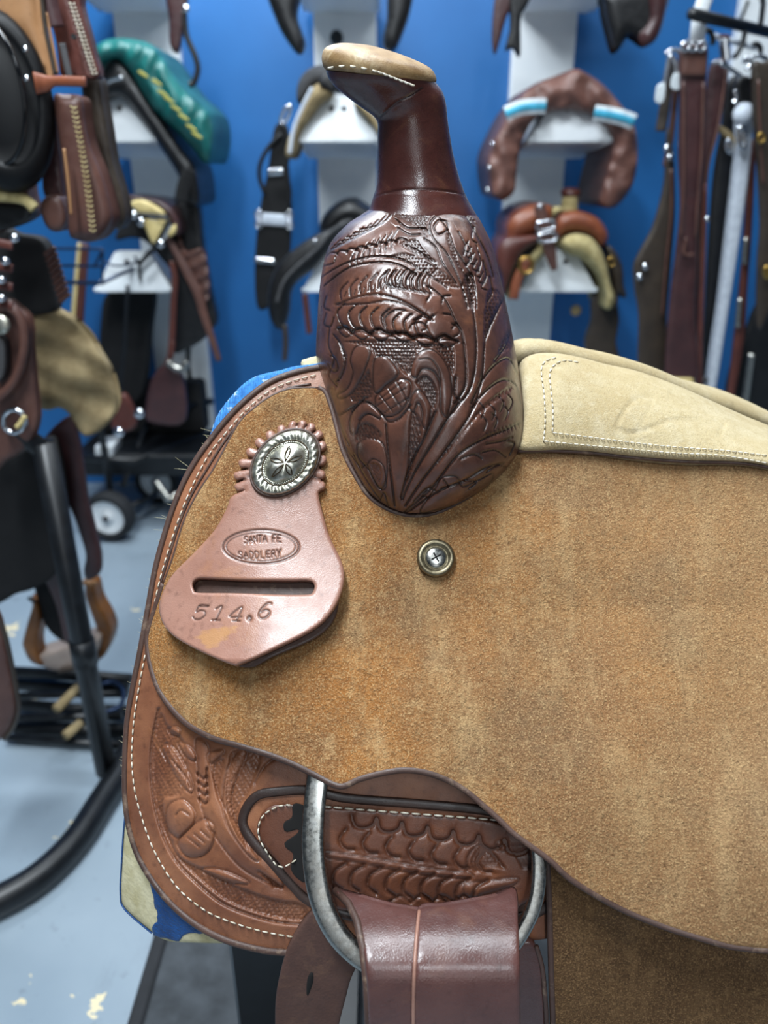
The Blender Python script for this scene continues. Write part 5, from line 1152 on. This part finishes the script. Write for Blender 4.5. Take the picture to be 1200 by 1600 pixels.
g = girth('broad black girth hanging lowest in the right corner', zg((545, 1150), (640, 1100), (640, 1620), (560, 1600), (480, 1560), (420, 1540), (440, 1400), (500, 1250)), 2.40, 'black_leather'); strap('highlight_strip', zg((520, 1340), (505, 1450), (490, 1560)), 2.37, 9, 'steel', g)  # steel strip added to draw a vertical highlight on the black girth
stud('stud', *zg((340, 1440))[0], 2.30, .012, 'grey_felt', g)

# ------------------------------------------------------------------ western saddle on a black stand, left
YL = 1.36
t = thing('western_saddle', 'dark western saddle with tan fleece skirt and hanging stirrup on a black stand, left edge', 'saddle', base_of(60, 720, YL + .1))
bgs('fender', [(-60, -40), (60, -40), (64, 0), (68, 42), (76, 80), (84, 118), (70, 119), (55, 116), (49, 95), (30, 66), (0, 50), (-60, 40)], YL, 'tan', t, thick=.006, puff=.02, puff_r=30, step=9)
strap('fender_edge', [(64, -20), (70, 40), (78, 80), (86, 117)], YL - .018, 5, 'olive', t); strap('fender_edge', [(72, 20), (80, 60), (90, 117)], YL - .012, 4, 'tan', t)
LT = Tool()
for k in range(16): LT.cut([(104 + k * 2.4, -6 + 8 * k), (110 + k * 2.4, -2 + 8 * k)], 1.6, .004, n=2)
bgs('stirrup_leather', [(66, -30), (122, -30), (128, 10), (139, 50), (148, 85), (156, 117), (142, 124), (112, 120), (95, 117), (88, 67), (76, 20)], YL + .02, 'redbrown', t, step=4, height=LT)
strap('blevins_plate', [(75, -20), (80, 10), (88, 42)], YL - .008, 18, 'maroon', t)
stud('hole', 115, 57, YL - .002, .004, 'black_cloth', t, .2)
strap('bolt', [(97, 68), (103, 95), (112, 135)], YL - .01, 8, 'grey_felt', t)
strap('keeper', [(55, 130), (70, 130), (84, 127), (108, 127), (134, 128)], YL - .035, (26, 20, 12, 12, 12), 'chestnut', t, .006)
lac = []
for k in range(18):
    for s in (-1, 1):
        p = np.array([(112 + k * 2.05 + s * 4, 4 + k * 6.4), (114 + k * 2.05 + s * 1.5, 8 + k * 6.4)]); lac.append(tube(W(p, YL + .001), .0012, 5))
V, F = join(*lac); o = mesh('lacing', V, F, M['thread'], t); o['kind'] = 'stuff'

t2 = thing('stirrup', 'brown leather covered stirrup with pale laced seam, upper left', 'stirrup', base_of(130, 375, YL))
bgs('back_arm', [(128, 128), (155, 120), (163, 160), (170, 200), (178, 250), (194, 306), (199, 340), (188, 358), (176, 350), (165, 300), (150, 245), (136, 185)], YL + .05, 'olive', t2, thick=.03, step=8, puff=.012, puff_r=10)
bgs('front_arm', [(84, 150), (100, 147), (128, 152), (134, 190), (143, 230), (160, 272), (174, 320), (176, 347), (160, 371), (142, 378), (120, 375), (108, 366), (106, 330), (101, 290), (95, 240), (88, 190)], YL - .03, 'brown', t2, thick=.035, step=6, puff=.02, puff_r=18)
bgs('inner_arm', [(70, 190), (84, 170), (92, 230), (98, 290), (104, 330), (90, 330), (72, 310), (66, 280)], YL + .03, 'maroon', t2, thick=.02, step=8)
bgs('tread', [(64, 318), (76, 305), (95, 308), (104, 330), (104, 350), (92, 362), (76, 358), (66, 340)], YL + .0, 'brown', t2, thick=.06, step=7, puff=.012, puff_r=10)
strap('rib', [(100, 232), (105, 270), (109, 310), (111, 335)], YL - .055, 3.5, 'tan', t2)
lac = []
for k in range(26):
    y = 168 + k * 7.7; x = 115 + (y - 168) * .15 + 3 * math.sin((y - 168) * .015); p = np.array([(x - 5, y - 2), (x + 1, y + 2), (x + 5, y - 1)]); lac.append(tube(W(p, YL - .050), .0011, 5))
V, F = join(*lac); o = mesh('lacing', V, F, M['fleece'], t2); o['kind'] = 'stuff'
strap('tie', [(64, 155), (72, 175), (80, 186)], YL - .0, 20, 'tan', t2)

M['bag'] = plain('black_bag', (7, 8, 11), .5, c2=(5, 6, 8), spec=.3)
t3 = thing('saddle_bag', 'glossy black rounded saddle bag at the left edge below the tan fender', 'bag', base_of(0, 275, 1.28))
c = W((0, 160), 1.34); prof = [(.072, -.04), (.084, -.02), (.087, 0), (.082, .02), (.070, .034), (.064, .030), (.060, .026), (.045, .034), (.02, .038), (.002, .039)]
V, F = lathe(prof, (0, 0, 0), (.25, -1, .15), 40); V = V * np.array([.92, .7, 1.5]) + c; mesh('bag_body', V, F, M['bag'], t3)
V, F = tube(np.array([(math.cos(a) * .062, -.022 - .02 * math.cos(a), math.sin(a) * .1) for a in np.linspace(0, 2 * math.pi, 40, endpoint=False)]) + c + np.array([-.006, 0, .012]), .0035, 8, closed=True); mesh('bag_rim', V, F, M['black_gloss'], t3)
for p in ((38, 76), (40, 122)): stud('rivet', *p, 1.285, .004, 'chrome', t3)

strap('cantle_binding', [(-20, 306), (10, 307), (38, 312), (54, 326)], YL - .02, 15, 'fleece', t, .012)
bgs('cantle', [(-30, 240), (10, 262), (40, 256), (44, 300), (52, 330), (40, 345), (0, 360), (-30, 360)], YL + .03, 'brown', t, thick=.04, step=10)
bgs('seat_back', [(-30, 322), (40, 322), (50, 335), (30, 352), (-30, 362)], YL + .01, 'black_leather', t, step=10)
bgs('black_drape', [(-10, 360), (26, 366), (60, 372), (74, 390), (80, 430), (88, 480), (70, 490), (40, 490), (10, 480), (-10, 470)], YL + .12, 'black_cloth', t, thick=.03, step=10)
for k in range(9):
    y = 392 + k * 9; x = 74 + k * 2.8; strap('braid', [(x - 3, y + 8), (x + 5, y), (x + 12, y - 5)], YL + .10, 7, 'brown', t, .008)
for x, y in ((22, 372), (8, 408), (2, 437), (2, 466)):
    stud('stud', x, y, YL - .03, .0075, 'chrome', t, .8); strap('lace', [(-12, y + 6), (4, y + 9), (20, y + 12)], YL - .02, 12, 'redbrown', t, .006)
bgs('fleece_skirt', [(41, 484), (68, 479), (93, 486), (116, 500), (140, 523), (155, 550), (171, 577), (182, 608), (184, 633), (174, 655), (155, 674), (132, 681), (116, 662), (108, 647), (93, 637), (70, 640), (40, 620), (30, 540)], YL + .14, 'fleece_tan', t, thick=.02, step=6, puff=.012, puff_r=16, height=lambda P: (.010 * np.sin(P[:, 1] * .05 + P[:, 0] * .03) + .004 * np.sin(P[:, 1] * .13 - P[:, 0] * .05), np.zeros(len(P))))
bgs('skirt', [(-20, 470), (0, 472), (14, 467), (33, 480), (47, 494), (52, 513), (52, 538), (56, 585), (60, 624), (62, 653), (54, 682), (35, 705), (12, 719), (-20, 722)], YL, 'brown', t, thick=.01, step=7, puff=.008, puff_r=8)
strap('rolled_edge', [(-8, 478), (16, 480), (32, 498), (38, 530), (34, 565), (20, 600), (-8, 626)], YL - .016, (16, 15, 13, 12, 12, 13, 14), 'brown', t, .012)
stud('concho', 0, 507, YL - .03, .017, 'silver', t, .3)
bgs('horn_tie', [(-10, 530), (6, 534), (9, 570), (4, 592), (-10, 596)], YL - .026, 'grey_felt', t, step=6)
rod('ring', ring_px(22, 658, 17, 18, 18), YL - .02, .0045, 'chrome', t, True, 2); strap('ring_pin', [(26, 668), (33, 660), (39, 650)], YL - .026, 7, 'cream', t, .006)
bgs('lower_drape', [(-20, 712), (12, 716), (45, 700), (80, 690), (96, 760), (100, 820), (90, 890), (62, 915), (30, 926), (-20, 928)], YL + .12, 'black_cloth', t, thick=.03, step=12)
bgs('fender', [(62, 700), (108, 650), (124, 690), (131, 730), (137, 778), (150, 832), (158, 868), (156, 896), (136, 907), (131, 892), (134, 868), (126, 838), (112, 800), (90, 760)], YL + .16, 'maroon', t, thick=.01, step=8)
bgs('latigo', [(60, 880), (80, 860), (98, 905), (110, 960), (115, 1000), (106, 1004), (100, 1000), (88, 950), (72, 910)], YL + .20, 'maroon', t, thick=.006, step=8)
bgs('black_girth', [(52, 900), (80, 890), (98, 950), (105, 1000), (88, 996), (70, 975), (60, 940)], YL + .215, 'black_cloth', t, thick=.006, step=8)

M['pale'] = leather('pale_leather', (178, 162, 152), (160, 142, 132), (110, 94, 84), rough=.6, coat=0)
t4 = thing('stirrup', 'varnished wooden stirrup with leather tread hanging low by the black stand post', 'stirrup', base_of(105, 1046, YL + .2))
yy = YL + .20
bgs('side', [(45, 938), (57, 940), (64, 969), (59, 1004), (62, 1026), (69, 1041), (47, 1033), (36, 1011), (36, 1000), (43, 973), (51, 945)], yy, 'wood', t4, thick=.04, step=6, puff=.01, puff_r=8)
bgs('side', [(135, 908), (148, 914), (155, 940), (171, 969), (176, 992), (166, 1021), (147, 1036), (141, 1036), (151, 1016), (156, 997), (151, 981), (140, 952), (133, 928)], yy + .03, 'wood', t4, thick=.04, step=6, puff=.01, puff_r=8)
bgs('tread', [(58, 1026), (86, 1016), (114, 1007), (152, 993), (157, 1006), (147, 1028), (133, 1039), (95, 1048), (69, 1042)], yy + .01, 'pale', t4, thick=.05, step=7, puff=.006, puff_r=7)
strap('wrap', [(130, 908), (140, 912), (150, 912)], yy, 9, 'tan', t4); strap('bolt', [(44, 934), (56, 940)], yy - .01, 5, 'black_metal', t4, .01)
strap('toe_binding', [(95, 1049), (133, 1040), (150, 1032)], yy + .005, 5, 'olive', t4, .03)

t5 = thing('saddle_stand', 'black tubular saddle stand holding the left western saddle', 'stand', tuple(floor_pt(165, 1210)))
P0 = floor_pt(166, 1205, .03)
rodw('post', [P0, P0 + (0, 0, .4), P0 + (0, .0, .80)], .0235, par=t5)
rodw('collar', [P0 + (0, 0, .30), P0 + (0, 0, .36)], .027, par=t5)
fp = [floor_pt(x, y, .03) for x, y in ((225, 1130), (205, 1170), (190, 1205), (160, 1250), (125, 1305), (85, 1350), (40, 1385), (-20, 1415), (-90, 1440))]
rodw('foot', cr(fp, 5), .030, par=t5, seg=14)
rodw('arm', [P0 + (0, 0, .78), P0 + (-.05, .0, .83), P0 + (-.25, .02, .84)], .02, par=t5)
t6 = thing('leather_flap', 'brown leather fender bottom at the left edge above the floor tube', 'leather flap', base_of(0, 1156, 1.12))
bgs('panel', [(-60, 930), (-10, 950), (6, 985), (16, 1030), (24, 1075), (27, 1105), (20, 1132), (6, 1152), (-20, 1165), (-60, 1165)], 1.12, 'brown', t6, thick=.008, step=9, puff=.01, puff_r=14)
rod('edge', [(-10, 952), (6, 985), (17, 1030), (26, 1080), (29, 1108), (21, 1135), (6, 1155)], 1.125, .004, 'olive', t6)

t7 = thing('folded_rack', 'heap of dark rack tubes lying on the floor behind the left stand post', 'rack', tuple(floor_pt(110, 1150)))
rs = np.random.RandomState(5)
for i, (x0, y0, x1, y1, z, r) in enumerate(((15, 1050, 205, 1062, .10, .016), (20, 1068, 200, 1078, .06, .018), (18, 1088, 200, 1084, .09, .010), (22, 1100, 205, 1112, .03, .016), (15, 1122, 190, 1118, .06, .012), (25, 1138, 200, 1140, .02, .018), (10, 1152, 195, 1164, .02, .010))):
    rodw('tube', [floor_pt(x0, y0, z), floor_pt((x0 + x1) / 2, (y0 + y1) / 2 + rs.uniform(-3, 3), z), floor_pt(x1, y1, z)], r, par=t7)
rodw('hoop', cr([floor_pt(x, y, .11) for x, y in ((150, 1072), (175, 1066), (192, 1078), (190, 1100), (170, 1112), (140, 1115))], 5), .006, 'wirecol', t7)
for a, b_, z in (((88, 1108), (122, 1074), .13), ((102, 1150), (126, 1130), .06)): rodw('wooden_stick', [floor_pt(*a, z), floor_pt(*b_, z)], .012, 'fleece_tan', t7)
